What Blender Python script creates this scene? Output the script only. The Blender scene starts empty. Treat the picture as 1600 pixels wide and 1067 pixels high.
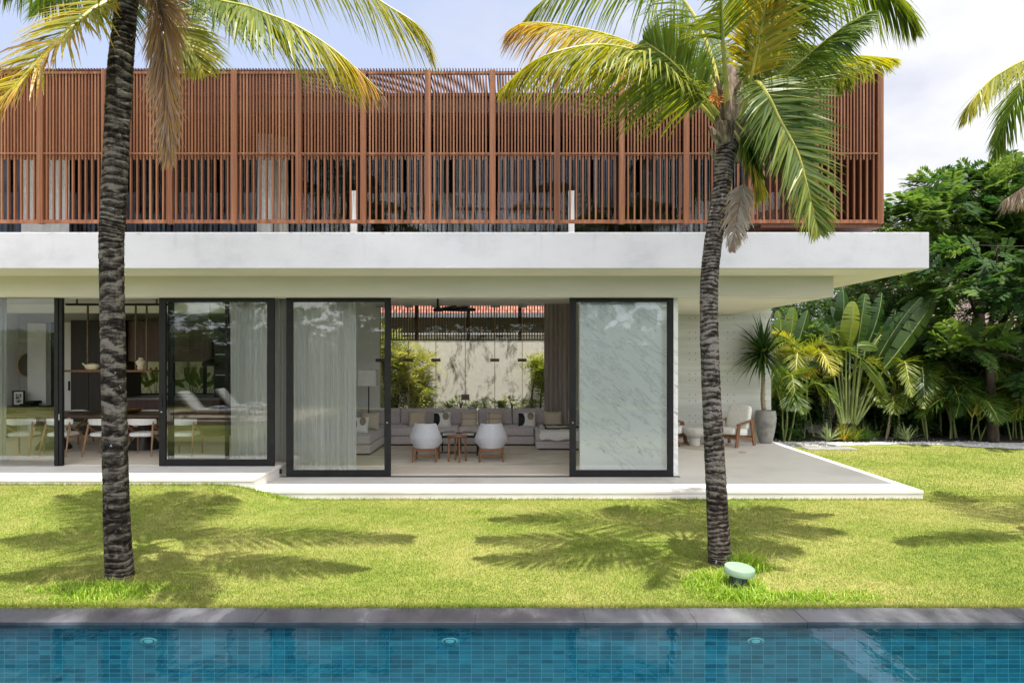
import bpy, math, random
import numpy as np
from mathutils import Vector
R = math.radians
random.seed(7); rng = np.random.default_rng(7)
SC = bpy.context.scene; COL = SC.collection

# ------------------------------------------------------------------ camera, sky, sun, exposure
F_PX, CX, CY, HC = 1067.0, 800.0, 555.0, 1.8        # calibrated lens, vanishing point and eye height
cam_d = bpy.data.cameras.new('camera'); cam = bpy.data.objects.new('camera', cam_d); COL.objects.link(cam)
cam.location = (0, 0, HC); cam.rotation_euler = (R(90), 0, 0)
cam_d.sensor_width = 36; cam_d.lens = 24.0; cam_d.shift_x = 0; cam_d.shift_y = (CY - 533.5) / 1600
cam_d.clip_start = 0.05; cam_d.clip_end = 800; SC.camera = cam

SUN_DIR = Vector((0.063, -0.161, 1.0)).normalized()   # from the scene to the sun
SUN_STRENGTH, SKY_STRENGTH, EXPOSURE = 3.6, 0.15, 1.2
sun_d = bpy.data.lights.new('sun', 'SUN'); sun_d.energy = SUN_STRENGTH; sun_d.angle = R(0.53); sun_d.color = (1.0, 0.965, 0.90)
sun = bpy.data.objects.new('sun', sun_d); COL.objects.link(sun)
sun.rotation_euler = (-SUN_DIR).to_track_quat('-Z', 'Y').to_euler()

world = bpy.data.worlds.new('World'); SC.world = world; world.use_nodes = True
wn = world.node_tree.nodes; wl = world.node_tree.links; wn.clear()
w_out = wn.new('ShaderNodeOutputWorld'); w_bg = wn.new('ShaderNodeBackground'); w_bg.inputs[1].default_value = SKY_STRENGTH
sky = wn.new('ShaderNodeTexSky'); sky.sky_type = 'NISHITA'; sky.sun_disc = False
sky.sun_elevation = math.asin(SUN_DIR.z); sky.sun_rotation = math.atan2(SUN_DIR.x, SUN_DIR.y)
sky.air_density = 1.0; sky.dust_density = 2.2; sky.ozone_density = 1.2
tc = wn.new('ShaderNodeTexCoord')
mp = wn.new('ShaderNodeMapping'); mp.inputs['Scale'].default_value = (1.0, 1.0, 1.9); mp.inputs['Location'].default_value = (0.35, 0.1, 0.0)
nz = wn.new('ShaderNodeTexNoise'); nz.inputs['Scale'].default_value = 2.1; nz.inputs['Detail'].default_value = 9; nz.inputs['Roughness'].default_value = 0.56
nz2 = wn.new('ShaderNodeTexNoise'); nz2.inputs['Scale'].default_value = 3.4; nz2.inputs['Detail'].default_value = 8
sep = wn.new('ShaderNodeSeparateXYZ')
wl.new(tc.outputs['Generated'], mp.inputs['Vector']); wl.new(mp.outputs[0], nz.inputs['Vector']); wl.new(mp.outputs[0], nz2.inputs['Vector'])
wl.new(tc.outputs['Generated'], sep.inputs[0])
ma = wn.new('ShaderNodeMath'); ma.operation = 'MULTIPLY_ADD'; ma.inputs[1].default_value = 0.62; wl.new(sep.outputs[0], ma.inputs[0])   # the cloud bank stands to the east
wl.new(nz.outputs[0], ma.inputs[2])
south = wn.new('ShaderNodeMapRange'); south.interpolation_type = 'SMOOTHSTEP'   # brighter cloud bank added in the unseen southern sky as interior fill light
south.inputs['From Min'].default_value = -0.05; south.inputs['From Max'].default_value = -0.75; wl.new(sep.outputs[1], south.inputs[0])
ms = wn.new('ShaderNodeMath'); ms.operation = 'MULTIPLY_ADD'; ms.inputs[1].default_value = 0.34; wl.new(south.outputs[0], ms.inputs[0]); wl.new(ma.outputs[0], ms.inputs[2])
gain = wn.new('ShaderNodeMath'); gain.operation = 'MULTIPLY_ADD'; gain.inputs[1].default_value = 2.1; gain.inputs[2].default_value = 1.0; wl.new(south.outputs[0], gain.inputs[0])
rp = wn.new('ShaderNodeValToRGB'); rp.color_ramp.elements[0].position = 0.50; rp.color_ramp.elements[1].position = 0.70
wl.new(ms.outputs[0], rp.inputs[0])
cr = wn.new('ShaderNodeValToRGB'); e = cr.color_ramp.elements
e[0].position = 0.36; e[0].color = (2.3, 2.38, 2.7, 1); e[1].position = 0.58; e[1].color = (3.3, 3.3, 3.4, 1)
wl.new(nz2.outputs[0], cr.inputs[0])
veil = wn.new('ShaderNodeMix'); veil.data_type = 'RGBA'; veil.inputs[0].default_value = 0.72; veil.inputs[7].default_value = (1.86, 2.0, 2.56, 1)   # thin high veil
wl.new(sky.outputs[0], veil.inputs[6])
cm = wn.new('ShaderNodeMix'); cm.data_type = 'RGBA'
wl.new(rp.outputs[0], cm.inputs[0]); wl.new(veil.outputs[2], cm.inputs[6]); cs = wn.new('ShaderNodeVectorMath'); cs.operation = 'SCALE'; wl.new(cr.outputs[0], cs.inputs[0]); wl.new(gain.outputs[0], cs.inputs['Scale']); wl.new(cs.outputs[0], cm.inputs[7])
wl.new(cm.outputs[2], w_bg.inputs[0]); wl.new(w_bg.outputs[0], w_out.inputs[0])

SC.render.engine = 'CYCLES'
SC.view_settings.view_transform = 'Standard'; SC.view_settings.look = 'None'; SC.view_settings.gamma = 1; SC.view_settings.exposure = EXPOSURE
try: SC.view_settings.use_curve_mapping = False
except Exception: pass
cy = SC.cycles
cy.max_bounces = 12; cy.diffuse_bounces = 8; cy.glossy_bounces = 4; cy.transmission_bounces = 6; cy.transparent_max_bounces = 40
cy.caustics_reflective = False; cy.caustics_refractive = False; cy.sample_clamp_indirect = 6
try: cy.use_denoising = True; cy.denoiser = 'OPENIMAGEDENOISE'
except Exception: pass

# ------------------------------------------------------------------ helpers
def at(px, py, D): return np.array([(px - CX) * D / F_PX, D, HC - (py - CY) * D / F_PX])
def nrm(v):
    v = np.asarray(v, float); n = np.linalg.norm(v, axis=-1, keepdims=True); return v / np.maximum(n, 1e-9)

def tag(o, label=None, cat=None, group=None, kind=None):
    if label: o['label'] = label
    if cat: o['category'] = cat
    if group: o['group'] = group
    if kind: o['kind'] = kind
    return o
def thing(name, label, cat, loc=(0, 0, 0), group=None):
    o = bpy.data.objects.new(name, None); COL.objects.link(o); o.location = [float(x) for x in loc]; o.empty_display_size = 0.1
    return tag(o, label, cat, group)
def wloc(o):
    v = Vector((0, 0, 0))
    while o is not None: v = v + o.location; o = o.parent
    return v
def link(name, me, mat, parent=None, smooth=False, bevel=0, seg=2):
    if parent is not None:
        off = wloc(parent)
        if off.length > 0:
            n = len(me.vertices); a = np.empty(n * 3, 'f'); me.vertices.foreach_get('co', a)
            a = a.reshape(-1, 3) - np.array(off, 'f'); me.vertices.foreach_set('co', a.ravel())
    for m in (mat if isinstance(mat, (list, tuple)) else [mat]): me.materials.append(m)
    if smooth:
        me.polygons.foreach_set('use_smooth', np.ones(len(me.polygons), bool))
        try: me.set_sharp_from_angle(angle=R(48))
        except Exception: pass
    me.update()
    o = bpy.data.objects.new(name, me); COL.objects.link(o)
    if parent is not None: o.parent = parent
    if bevel:
        b = o.modifiers.new('bevel', 'BEVEL'); b.width = bevel; b.segments = seg; b.limit_method = 'ANGLE'; b.angle_limit = R(40)
    return o
def copy_tree(o, parent=None):
    c = o.copy(); COL.objects.link(c); c.parent = parent
    for ch in list(o.children): copy_tree(ch, c)
    return c

class MB:
    def __init__(s): s.v = []; s.f = []; s.m = []; s.mi = 0
    def add(s, vs, fs):
        b = len(s.v); s.v += [tuple(map(float, p)) for p in vs]
        for f in fs: s.f.append(tuple(b + i for i in f)); s.m.append(s.mi)
        return s
    def box(s, x0, x1, y0, y1, z0, z1):
        return s.add([(x0,y0,z0),(x1,y0,z0),(x1,y1,z0),(x0,y1,z0),(x0,y0,z1),(x1,y0,z1),(x1,y1,z1),(x0,y1,z1)],
                     [(3,2,1,0),(4,5,6,7),(0,1,5,4),(1,2,6,5),(2,3,7,6),(3,0,4,7)])
    def bar(s, a, b, w, h, up=(0,0,1)):
        a = np.array(a, float); b = np.array(b, float); t = nrm(b - a); u = np.array(up, float)
        if abs(t @ u) > .98: u = np.array((0, 1., 0))
        x = nrm(np.cross(t, u)); y = np.cross(x, t); x = x * w / 2; y = y * h / 2
        return s.add([a-x-y, a+x-y, a+x+y, a-x+y, b-x-y, b+x-y, b+x+y, b-x+y],
                     [(0,1,2,3),(7,6,5,4),(0,4,5,1),(1,5,6,2),(2,6,7,3),(3,7,4,0)])
    def tube(s, pts, rad, n=8, cap=True):
        pts = np.array(pts, float); k = len(pts); rad = np.broadcast_to(rad, (k,))
        t = nrm(np.gradient(pts, axis=0)); x = None; vs = []
        for i in range(k):
            if x is None:
                u = np.array((0, 0, 1.)) if abs(t[i][2]) < .9 else np.array((1., 0, 0))
                x = nrm(np.cross(t[i], u))
            else: x = nrm(x - (x @ t[i]) * t[i])
            y = np.cross(t[i], x)
            for j in range(n):
                a = 2 * math.pi * j / n; vs.append(pts[i] + rad[i] * (math.cos(a) * x + math.sin(a) * y))
        fs = [(i*n+j, i*n+(j+1) % n, (i+1)*n+(j+1) % n, (i+1)*n+j) for i in range(k-1) for j in range(n)]
        if cap: fs += [tuple(range(n))[::-1], tuple((k-1)*n+j for j in range(n))]
        return s.add(vs, fs)
    def lathe(s, prof, n=32, c=(0, 0, 0), sx=1, sy=1):
        vs = []; k = len(prof)
        for r, z in prof:
            for j in range(n):
                a = 2*math.pi*j/n; vs.append((c[0] + r*sx*math.cos(a), c[1] + r*sy*math.sin(a), c[2] + z))
        fs = [(i*n+j, i*n+(j+1) % n, (i+1)*n+(j+1) % n, (i+1)*n+j) for i in range(k-1) for j in range(n)]
        fs += [tuple(range(n))[::-1], tuple((k-1)*n+j for j in range(n))]
        return s.add(vs, fs)
    def sup(s, c, size, e1=.35, e2=.35, nu=20, nv=12, rot=None):
        f = lambda w, m: math.copysign(abs(w)**m, w)
        vs = []
        for i in range(nv+1):
            v = -math.pi/2 + math.pi*i/nv
            for j in range(nu):
                u = 2*math.pi*j/nu
                p = np.array((size[0]/2*f(math.cos(v), e1)*f(math.cos(u), e2), size[1]/2*f(math.cos(v), e1)*f(math.sin(u), e2), size[2]/2*f(math.sin(v), e1)))
                if rot is not None: p = rot @ p
                vs.append(p + np.array(c))
        fs = [(i*nu+j, i*nu+(j+1) % nu, (i+1)*nu+(j+1) % nu, (i+1)*nu+j) for i in range(nv) for j in range(nu)]
        return s.add(vs, fs)
    def build(s, name, mat, parent=None, smooth=False, bevel=0, seg=2):
        me = bpy.data.meshes.new(name); me.from_pydata(s.v, [], s.f)
        if s.mi or any(s.m): me.polygons.foreach_set('material_index', np.array(s.m, 'i'))
        return link(name, me, mat, parent, smooth, bevel, seg)

def rotx(a): c, s = math.cos(a), math.sin(a); return np.array(((1,0,0),(0,c,-s),(0,s,c)))
def rotz(a): c, s = math.cos(a), math.sin(a); return np.array(((c,-s,0),(s,c,0),(0,0,1)))

def poly_mesh(name, polys, tint, mat, parent=None, smooth=False):
    """polys: (N,k,3) array of k-gons, tint: (N,) or (N,k)"""
    N, k, _ = polys.shape
    me = bpy.data.meshes.new(name); me.vertices.add(N*k); me.vertices.foreach_set('co', polys.astype('f').ravel())
    me.loops.add(N*k); me.loops.foreach_set('vertex_index', np.arange(N*k, dtype='i'))
    me.polygons.add(N); me.polygons.foreach_set('loop_start', np.arange(N, dtype='i')*k)
    try: me.polygons.foreach_set('loop_total', np.full(N, k, 'i'))
    except Exception: pass
    me.update(calc_edges=True)
    if tint is not None:
        t = np.asarray(tint, 'f')
        if t.ndim == 1: t = np.repeat(t[:, None], k, 1)
        at_ = me.attributes.new('tint', 'FLOAT', 'POINT'); at_.data.foreach_set('value', t.ravel())
    return link(name, me, mat, parent, smooth)

# ------------------------------------------------------------------ materials
MATS = {}
def newmat(name):
    m = bpy.data.materials.new(name); m.use_nodes = True; n = m.node_tree.nodes; n.clear()
    o = n.new('ShaderNodeOutputMaterial'); return m, n, m.node_tree.links, o
def ramp(n, stops):
    r = n.new('ShaderNodeValToRGB'); e = r.color_ramp.elements
    while len(e) < len(stops): e.new(.5)
    for i, (p, c) in enumerate(stops): e[i].position = p; e[i].color = (*c, 1)
    return r
def noise(n, l, scale, detail=6, stretch=(1,1,1), rough=.55, dist=0):
    t = n.new('ShaderNodeTexCoord'); mpn = n.new('ShaderNodeMapping'); mpn.inputs['Scale'].default_value = stretch
    z = n.new('ShaderNodeTexNoise'); z.inputs['Scale'].default_value = scale; z.inputs['Detail'].default_value = detail
    z.inputs['Roughness'].default_value = rough; z.inputs['Distortion'].default_value = dist
    l.new(t.outputs['Object'], mpn.inputs[0]); l.new(mpn.outputs[0], z.inputs['Vector']); return z
def bumpn(n, l, src, strength, dist=.02):
    b = n.new('ShaderNodeBump'); b.inputs['Strength'].default_value = strength; b.inputs['Distance'].default_value = dist
    l.new(src, b.inputs['Height']); return b
def pm(name, cols, scale=4, rough=.6, bump=0, bscale=None, metal=0, stretch=(1,1,1), detail=6, lo=.35, hi=.65, spec=.4, bdist=.01, rvar=0, sheen=0):
    m, n, l, o = newmat(name); p = n.new('ShaderNodeBsdfPrincipled'); l.new(p.outputs[0], o.inputs[0])
    p.inputs['Roughness'].default_value = rough; p.inputs['Metallic'].default_value = metal; p.inputs['Specular IOR Level'].default_value = spec
    if sheen: p.inputs['Sheen Weight'].default_value = sheen
    z = noise(n, l, scale, detail, stretch)
    k = len(cols); r = ramp(n, [(lo + (hi-lo)*i/max(k-1, 1), c) for i, c in enumerate(cols)])
    l.new(z.outputs[0], r.inputs[0]); l.new(r.outputs[0], p.inputs['Base Color'])
    if rvar:
        mr = n.new('ShaderNodeMapRange'); mr.inputs['To Min'].default_value = rough-rvar; mr.inputs['To Max'].default_value = rough+rvar
        l.new(z.outputs[0], mr.inputs[0]); l.new(mr.outputs[0], p.inputs['Roughness'])
    if bump:
        zb = noise(n, l, bscale or scale*6, 5, stretch); b = bumpn(n, l, zb.outputs[0], bump, bdist); l.new(b.outputs[0], p.inputs['Normal'])
    MATS[name] = m; return m
def leafmat(name, stops, trans=.35, rough=.45, spec=.35):
    m, n, l, o = newmat(name)
    a = n.new('ShaderNodeAttribute'); a.attribute_name = 'tint'
    r = ramp(n, stops); l.new(a.outputs['Fac'], r.inputs[0])
    p = n.new('ShaderNodeBsdfPrincipled'); p.inputs['Roughness'].default_value = rough; p.inputs['Specular IOR Level'].default_value = spec
    t = n.new('ShaderNodeBsdfTranslucent'); mx = n.new('ShaderNodeMixShader'); mx.inputs[0].default_value = trans
    h = n.new('ShaderNodeHueSaturation'); h.inputs['Value'].default_value = 1.5; h.inputs['Saturation'].default_value = 1.1
    l.new(r.outputs[0], p.inputs['Base Color']); l.new(r.outputs[0], h.inputs['Color']); l.new(h.outputs[0], t.inputs[0])
    l.new(p.outputs[0], mx.inputs[1]); l.new(t.outputs[0], mx.inputs[2]); l.new(mx.outputs[0], o.inputs[0]); return m

def walltex(name, base, stain, scale=.9, rough=.85, amount=(.5, .75), streak=(1,1,.25), bump=.15, nr=.6):
    m, n, l, o = newmat(name); p = n.new('ShaderNodeBsdfPrincipled'); l.new(p.outputs[0], o.inputs[0]); p.inputs['Roughness'].default_value = rough; p.inputs['Specular IOR Level'].default_value = .25
    a = noise(n, l, scale, 10, streak, nr, .4); b = noise(n, l, scale*5, 8, (1,1,1), .6)
    r1 = ramp(n, [(amount[0], (0,0,0)), (amount[1], (1,1,1))]); l.new(a.outputs[0], r1.inputs[0])
    r2 = ramp(n, [(.3, tuple(c*.88 for c in base)), (.7, base)]); l.new(b.outputs[0], r2.inputs[0])
    mx = n.new('ShaderNodeMix'); mx.data_type = 'RGBA'; mx.inputs[7].default_value = (*stain, 1)
    l.new(r1.outputs[0], mx.inputs[0]); l.new(r2.outputs[0], mx.inputs[6]); l.new(mx.outputs[2], p.inputs['Base Color'])
    c = noise(n, l, 35, 5); bb = bumpn(n, l, c.outputs[0], bump, .01); l.new(bb.outputs[0], p.inputs['Normal']); return m

def fasciamat():
    m, n, l, o = newmat('white_render'); p = n.new('ShaderNodeBsdfPrincipled'); l.new(p.outputs[0], o.inputs[0]); p.inputs['Roughness'].default_value = .82; p.inputs['Specular IOR Level'].default_value = .2
    a = noise(n, l, 1.3, 9, (1,1,1.6), .62); r = ramp(n, [(.32, (.43,.42,.455)), (.5, (.505,.493,.53)), (.7, (.54,.527,.563))]); l.new(a.outputs[0], r.inputs[0])
    t = n.new('ShaderNodeTexCoord'); sp = n.new('ShaderNodeSeparateXYZ'); l.new(t.outputs['Object'], sp.inputs[0])
    dr = noise(n, l, 4, 6, (2.2,1,.10), .6); r2 = ramp(n, [(.60, (0,0,0)), (.76, (.32,.32,.32))]); l.new(dr.outputs[0], r2.inputs[0])
    zz = n.new('ShaderNodeMapRange'); zz.inputs['From Min'].default_value = 3.02+.115; zz.inputs['From Max'].default_value = 3.55; l.new(sp.outputs[2], zz.inputs[0])
    k1 = n.new('ShaderNodeMath'); k1.operation = 'MULTIPLY'; l.new(r2.outputs[0], k1.inputs[0]); l.new(zz.outputs[0], k1.inputs[1])
    ed = noise(n, l, 9, 8, (1,1,2.2), .7); r3 = ramp(n, [(.56, (0,0,0)), (.66, (1,1,1))]); l.new(ed.outputs[0], r3.inputs[0])
    z2 = n.new('ShaderNodeMapRange'); z2.inputs['From Min'].default_value = 3.495; z2.inputs['From Max'].default_value = 3.545; l.new(sp.outputs[2], z2.inputs[0])
    k2 = n.new('ShaderNodeMath'); k2.operation = 'MULTIPLY'; l.new(r3.outputs[0], k2.inputs[0]); l.new(z2.outputs[0], k2.inputs[1])
    k3 = n.new('ShaderNodeMath'); k3.operation = 'MAXIMUM'; l.new(k1.outputs[0], k3.inputs[0]); l.new(k2.outputs[0], k3.inputs[1])
    mx = n.new('ShaderNodeMix'); mx.data_type = 'RGBA'; mx.inputs[7].default_value = (.30,.27,.24,1); l.new(k3.outputs[0], mx.inputs[0]); l.new(r.outputs[0], mx.inputs[6]); l.new(mx.outputs[2], p.inputs['Base Color'])
    c = noise(n, l, 40, 5); bb = bumpn(n, l, c.outputs[0], .15, .01); l.new(bb.outputs[0], p.inputs['Normal']); return m
fascia_m = fasciamat()
soffit_m = pm('cream_soffit', [(.60,.56,.52),(.66,.62,.58)], 1.2, .85, .08, 40)
beam_m = pm('cream_beam', [(.52,.485,.44),(.58,.545,.495)], 1.5, .85, .1, 40, stretch=(.4,1,3))
conc_m = pm('board_concrete', [(.44,.45,.42),(.55,.56,.53)], 1.6, .8, .15, 30, stretch=(.3,1,5))
inwall_m = pm('plaster_interior', [(.76,.75,.72),(.82,.81,.78)], 1.5, .9, .05, 30)
terr_m = pm('terrazzo_terrace', [(.68,.635,.585),(.78,.735,.685),(.73,.685,.635)], .8, .42, .03, 60, rvar=.1)
travert_m = pm('travertine_floor', [(.70,.61,.51),(.77,.68,.58)], 1.3, .4, .02, 50, stretch=(.4,2,1))
riser_m = pm('pale_stone', [(.70,.66,.61),(.78,.75,.71)], 2.5, .6, .08, 50)
black_m = pm('black_aluminium', [(.010,.010,.0105),(.015,.015,.0155)], 8, .55, .02, 200, spec=.2)
timber_m = None
def wood(name, c1, c2, c3=None, scale=3, stretch=(14,14,.7), rough=.55, bump=.12):
    return pm(name, [c1, c2] + ([c3] if c3 else []), scale, rough, bump, scale*2.2, stretch=stretch, detail=9, lo=.3, hi=.7)
def slatmat(name, stops, seed_by_object=True):
    m, n, l, o = newmat(name); p = n.new('ShaderNodeBsdfPrincipled'); l.new(p.outputs[0], o.inputs[0]); p.inputs['Roughness'].default_value = .58; p.inputs['Specular IOR Level'].default_value = .3
    t = n.new('ShaderNodeTexCoord'); oi = n.new('ShaderNodeObjectInfo'); sc = n.new('ShaderNodeVectorMath'); sc.operation = 'SCALE'; sc.inputs[0].default_value = (37, 11, 5); l.new(oi.outputs['Random'], sc.inputs['Scale'])
    ad = n.new('ShaderNodeVectorMath'); l.new(t.outputs['Object'], ad.inputs[0]); l.new(sc.outputs[0], ad.inputs[1])
    def nz_(stretch, scale, det):
        mp_ = n.new('ShaderNodeMapping'); mp_.inputs['Scale'].default_value = stretch; z = n.new('ShaderNodeTexNoise'); z.inputs['Scale'].default_value = scale; z.inputs['Detail'].default_value = det; z.inputs['Roughness'].default_value = .6
        l.new(ad.outputs[0], mp_.inputs[0]); l.new(mp_.outputs[0], z.inputs['Vector']); return z
    a = nz_((17, 3, .12), 1.0, 2); b_ = nz_((30, 30, 1.2), 2.0, 8)
    mm = n.new('ShaderNodeMath'); mm.operation = 'MULTIPLY_ADD'; mm.inputs[1].default_value = .5; l.new(b_.outputs[0], mm.inputs[0]); l.new(a.outputs[0], mm.inputs[2])
    r = ramp(n, stops); l.new(mm.outputs[0], r.inputs[0]); l.new(r.outputs[0], p.inputs['Base Color']); bb = bumpn(n, l, b_.outputs[0], .15, .006); l.new(bb.outputs[0], p.inputs['Normal']); return m
timber_m = slatmat('teak_screen', [(.52, (.095,.032,.0135)), (.70, (.175,.064,.027)), (.82, (.215,.083,.037)), (.98, (.30,.135,.066))])
timber_d = wood('teak_panel', (.060,.022,.010), (.10,.038,.018), (.13,.052,.027), 2.2, (9,9,.6), .55)
walnut_m = wood('walnut', (.11,.042,.018), (.20,.085,.036), (.27,.125,.055), 4, (8,8,1), .4)
oak_m = wood('oak_chair', (.22,.12,.06), (.36,.21,.11), None, 4, (8,8,1), .45)
darkwood_m = wood('dark_wood', (.05,.03,.02), (.11,.065,.04), None, 3, (1,10,8), .35)
cab_m = wood('black_brown_cabinet', (.010,.008,.007), (.022,.016,.013), None, 2, (8,8,.6), .4)
cab2_m = wood('brown_cabinet', (.06,.03,.022), (.10,.05,.035), None, 2, (8,8,.6), .4)
white_m = pm('white_paint', [(.76,.76,.75),(.82,.82,.81)], 3, .5)
uph_m = pm('grey_boucle', [(.46,.47,.52),(.56,.57,.62)], 60, .95, .4, 160, detail=3, sheen=.3, bdist=.004)
sofa_m = pm('mauve_sofa_fabric', [(.42,.37,.37),(.50,.45,.45)], 30, .95, .25, 150, detail=3, sheen=.3, bdist=.004)
cush_beige = pm('beige_linen', [(.42,.36,.27),(.54,.47,.37)], 40, .95, .3, 150, stretch=(1,1,4), bdist=.004)
cush_white = pm('white_canvas', [(.66,.65,.62),(.74,.73,.70)], 40, .95, .2, 150, bdist=.004)
cream_m = pm('cream_fabric', [(.64,.63,.60),(.74,.73,.70)], 25, .95, .2, 150, bdist=.004)
blackfab_m = pm('black_fabric', [(.012,.012,.013),(.03,.03,.03)], 30, .95)
taupe_m = pm('taupe_patch', [(.22,.18,.13),(.29,.24,.18)], 30, .95)
curtain_d = pm('taupe_curtain', [(.30,.255,.235),(.38,.33,.31)], 18, .95, .1, 90, stretch=(4,4,.2))
rug_m = pm('wool_rug', [(.50,.44,.36),(.66,.60,.52),(.56,.50,.42)], 2.2, .98, .4, 120, stretch=(.5,1.6,1))
jute_m = pm('jute_rug', [(.42,.36,.28),(.58,.52,.43)], 14, .95, .5, 60)
pot_m = pm('grey_clay_pot', [(.17,.165,.155),(.27,.265,.25),(.22,.215,.205)], 3.5, .8, .2, 40)
bowl_m = pm('cast_concrete', [(.46,.45,.42),(.56,.55,.52)], 5, .8, .12, 50)
coping_m = pm('wet_slate_coping', [(.018,.018,.024),(.045,.044,.053),(.17,.168,.185)], 2.0, .17, .06, 9, stretch=(1,.45,1), rvar=.13, spec=.7, lo=.3, hi=.72)
soil_m = pm('dark_soil', [(.02,.016,.012),(.05,.04,.03)], 6, .95, .6, 30, bdist=.03)
gravel_m = pm('white_gravel', [(.34,.33,.31),(.62,.61,.58),(.72,.71,.69)], 28, .9, .9, 28, bdist=.03)
brass_m = pm('brass', [(.48,.32,.10),(.58,.40,.14)], 6, .3, metal=1)
bronze_m = pm('bronze_fitting', [(.10,.075,.05),(.15,.11,.075)], 20, .45, metal=.6)
gold_edge = pm('bronze_glass_edge', [(.30,.21,.10),(.40,.29,.16)], 9, .4)
ceramic_m = pm('cream_ceramic', [(.62,.52,.36),(.75,.66,.50)], 12, .4)
green_metal = pm('pale_green_metal', [(.19,.29,.19),(.25,.35,.24)], 9, .55, .05, 120)
green_dark = pm('dark_green_metal', [(.035,.055,.045),(.06,.085,.07)], 9, .5)
steel_m = pm('brushed_steel', [(.40,.42,.44),(.52,.54,.56)], 12, .35, metal=.8)
lens_m = pm('lamp_lens', [(.26,.50,.50),(.42,.64,.62)], 40, .3); rim_m = pm('light_rim', [(.22,.40,.40),(.28,.46,.46)], 20, .4)
paper_m = pm('book_covers', [(.55,.55,.53),(.70,.69,.67)], 9, .6)
ink_m = pm('photo_print', [(.03,.03,.03),(.55,.54,.52)], 16, .5, lo=.45, hi=.55)
mirror_m = pm('bronze_mirror', [(.22,.19,.16),(.26,.23,.20)], 2, .04, metal=1)
stem_m = pm('grey_brown_stem', [(.16,.12,.08),(.30,.24,.17)], 12, .85, .3, 40, stretch=(1,1,4))
greenstem_m = pm('green_stem', [(.10,.14,.035),(.24,.27,.09)], 8, .5, .05, 40, stretch=(1,1,.4))
petiole_m = pm('palm_petiole', [(.25,.27,.05),(.50,.42,.09)], 6, .45)
dead_m = pm('dry_fibre', [(.07,.045,.028),(.20,.14,.09),(.36,.29,.22)], 9, .9, .5, 40, stretch=(3,3,.6))
orange_m = pm('orange_fruit_stalk', [(.52,.16,.025),(.66,.27,.05)], 20, .6)
treebark_m = pm('dark_bark', [(.022,.016,.011),(.062,.045,.032)], 5, .95, .5, 20, stretch=(3,3,.7))
deck_m = wood('teak_deck', (.50,.40,.30), (.62,.52,.41), None, 3, (.7,10,8), .6)
towel_m = pm('striped_towel', [(.10,.12,.28),(.62,.62,.64)], 22, .95, lo=.48, hi=.52, stretch=(4,.4,1))

def barkmat(name, dark, mid, pale, lichen, k=.95):
    m, n, l, o = newmat(name); p = n.new('ShaderNodeBsdfPrincipled'); l.new(p.outputs[0], o.inputs[0]); p.inputs['Roughness'].default_value = .95; p.inputs['Specular IOR Level'].default_value = .12
    a = noise(n, l, 4.6, 9, (1.5,1.5,4.2), .72, 1.1); b = noise(n, l, 22, 9, (1.6,1.6,.55), .7); c = noise(n, l, 19, 6, (1,1,.8), .6); d = noise(n, l, 1.6, 4, (1,1,1.5), .5)
    at_ = n.new('ShaderNodeAttribute'); at_.attribute_name = 'tint'
    mm = n.new('ShaderNodeMath'); mm.operation = 'MULTIPLY_ADD'; mm.inputs[1].default_value = .24; l.new(at_.outputs['Fac'], mm.inputs[0]); l.new(a.outputs[0], mm.inputs[2])
    m2 = n.new('ShaderNodeMath'); m2.operation = 'MULTIPLY_ADD'; m2.inputs[1].default_value = .30; l.new(b.outputs[0], m2.inputs[0]); l.new(mm.outputs[0], m2.inputs[2])
    m3 = n.new('ShaderNodeMath'); m3.operation = 'MULTIPLY_ADD'; m3.inputs[1].default_value = .32; l.new(d.outputs[0], m3.inputs[0]); l.new(m2.outputs[0], m3.inputs[2])
    r = ramp(n, [(.76, dark), (.875, mid), (.98, pale)]); sc_ = n.new('ShaderNodeMath'); sc_.operation = 'MULTIPLY'; sc_.inputs[1].default_value = k; l.new(m3.outputs[0], sc_.inputs[0]); l.new(sc_.outputs[0], r.inputs[0])
    r3 = ramp(n, [(lichen, (0,0,0)), (lichen+.03, (1,1,1))]); l.new(c.outputs[0], r3.inputs[0])
    mx = n.new('ShaderNodeMix'); mx.data_type = 'RGBA'; mx.inputs[7].default_value = (.46,.45,.43,1); l.new(r3.outputs[0], mx.inputs[0]); l.new(r.outputs[0], mx.inputs[6])
    l.new(mx.outputs[2], p.inputs['Base Color']); bb = bumpn(n, l, m2.outputs[0], .8, .02); l.new(bb.outputs[0], p.inputs['Normal']); return m
bark_l = barkmat('palm_bark_dark', (.012,.009,.007), (.055,.043,.034), (.19,.162,.13), .685)
bark_r = barkmat('palm_bark_grey', (.017,.012,.010), (.075,.055,.044), (.25,.21,.18), .66, .96)

def glassmat(name, tint=(.93,.97,.95), ior=1.5, rough=0.0, boost=1.0):
    m, n, l, o = newmat(name); tr = n.new('ShaderNodeBsdfTransparent'); tr.inputs[0].default_value = (*tint, 1)
    g = n.new('ShaderNodeBsdfGlossy'); g.inputs['Roughness'].default_value = rough; fr = n.new('ShaderNodeFresnel'); fr.inputs[0].default_value = ior
    mu = n.new('ShaderNodeMath'); mu.operation = 'MULTIPLY'; mu.inputs[1].default_value = boost; mu.use_clamp = True
    mx = n.new('ShaderNodeMixShader'); l.new(fr.outputs[0], mu.inputs[0]); l.new(mu.outputs[0], mx.inputs[0]); l.new(tr.outputs[0], mx.inputs[1]); l.new(g.outputs[0], mx.inputs[2]); l.new(mx.outputs[0], o.inputs[0]); return m
glass_m = glassmat('door_glass', (.97,.99,.98), 1.5, 0, .95)
glass_up = glassmat('upper_window_glass', (.42,.47,.49), 1.5, 0, .95)
glass_bk = glassmat('frameless_glass', (.97,.98,.97), 1.4, 0, .6)

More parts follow.
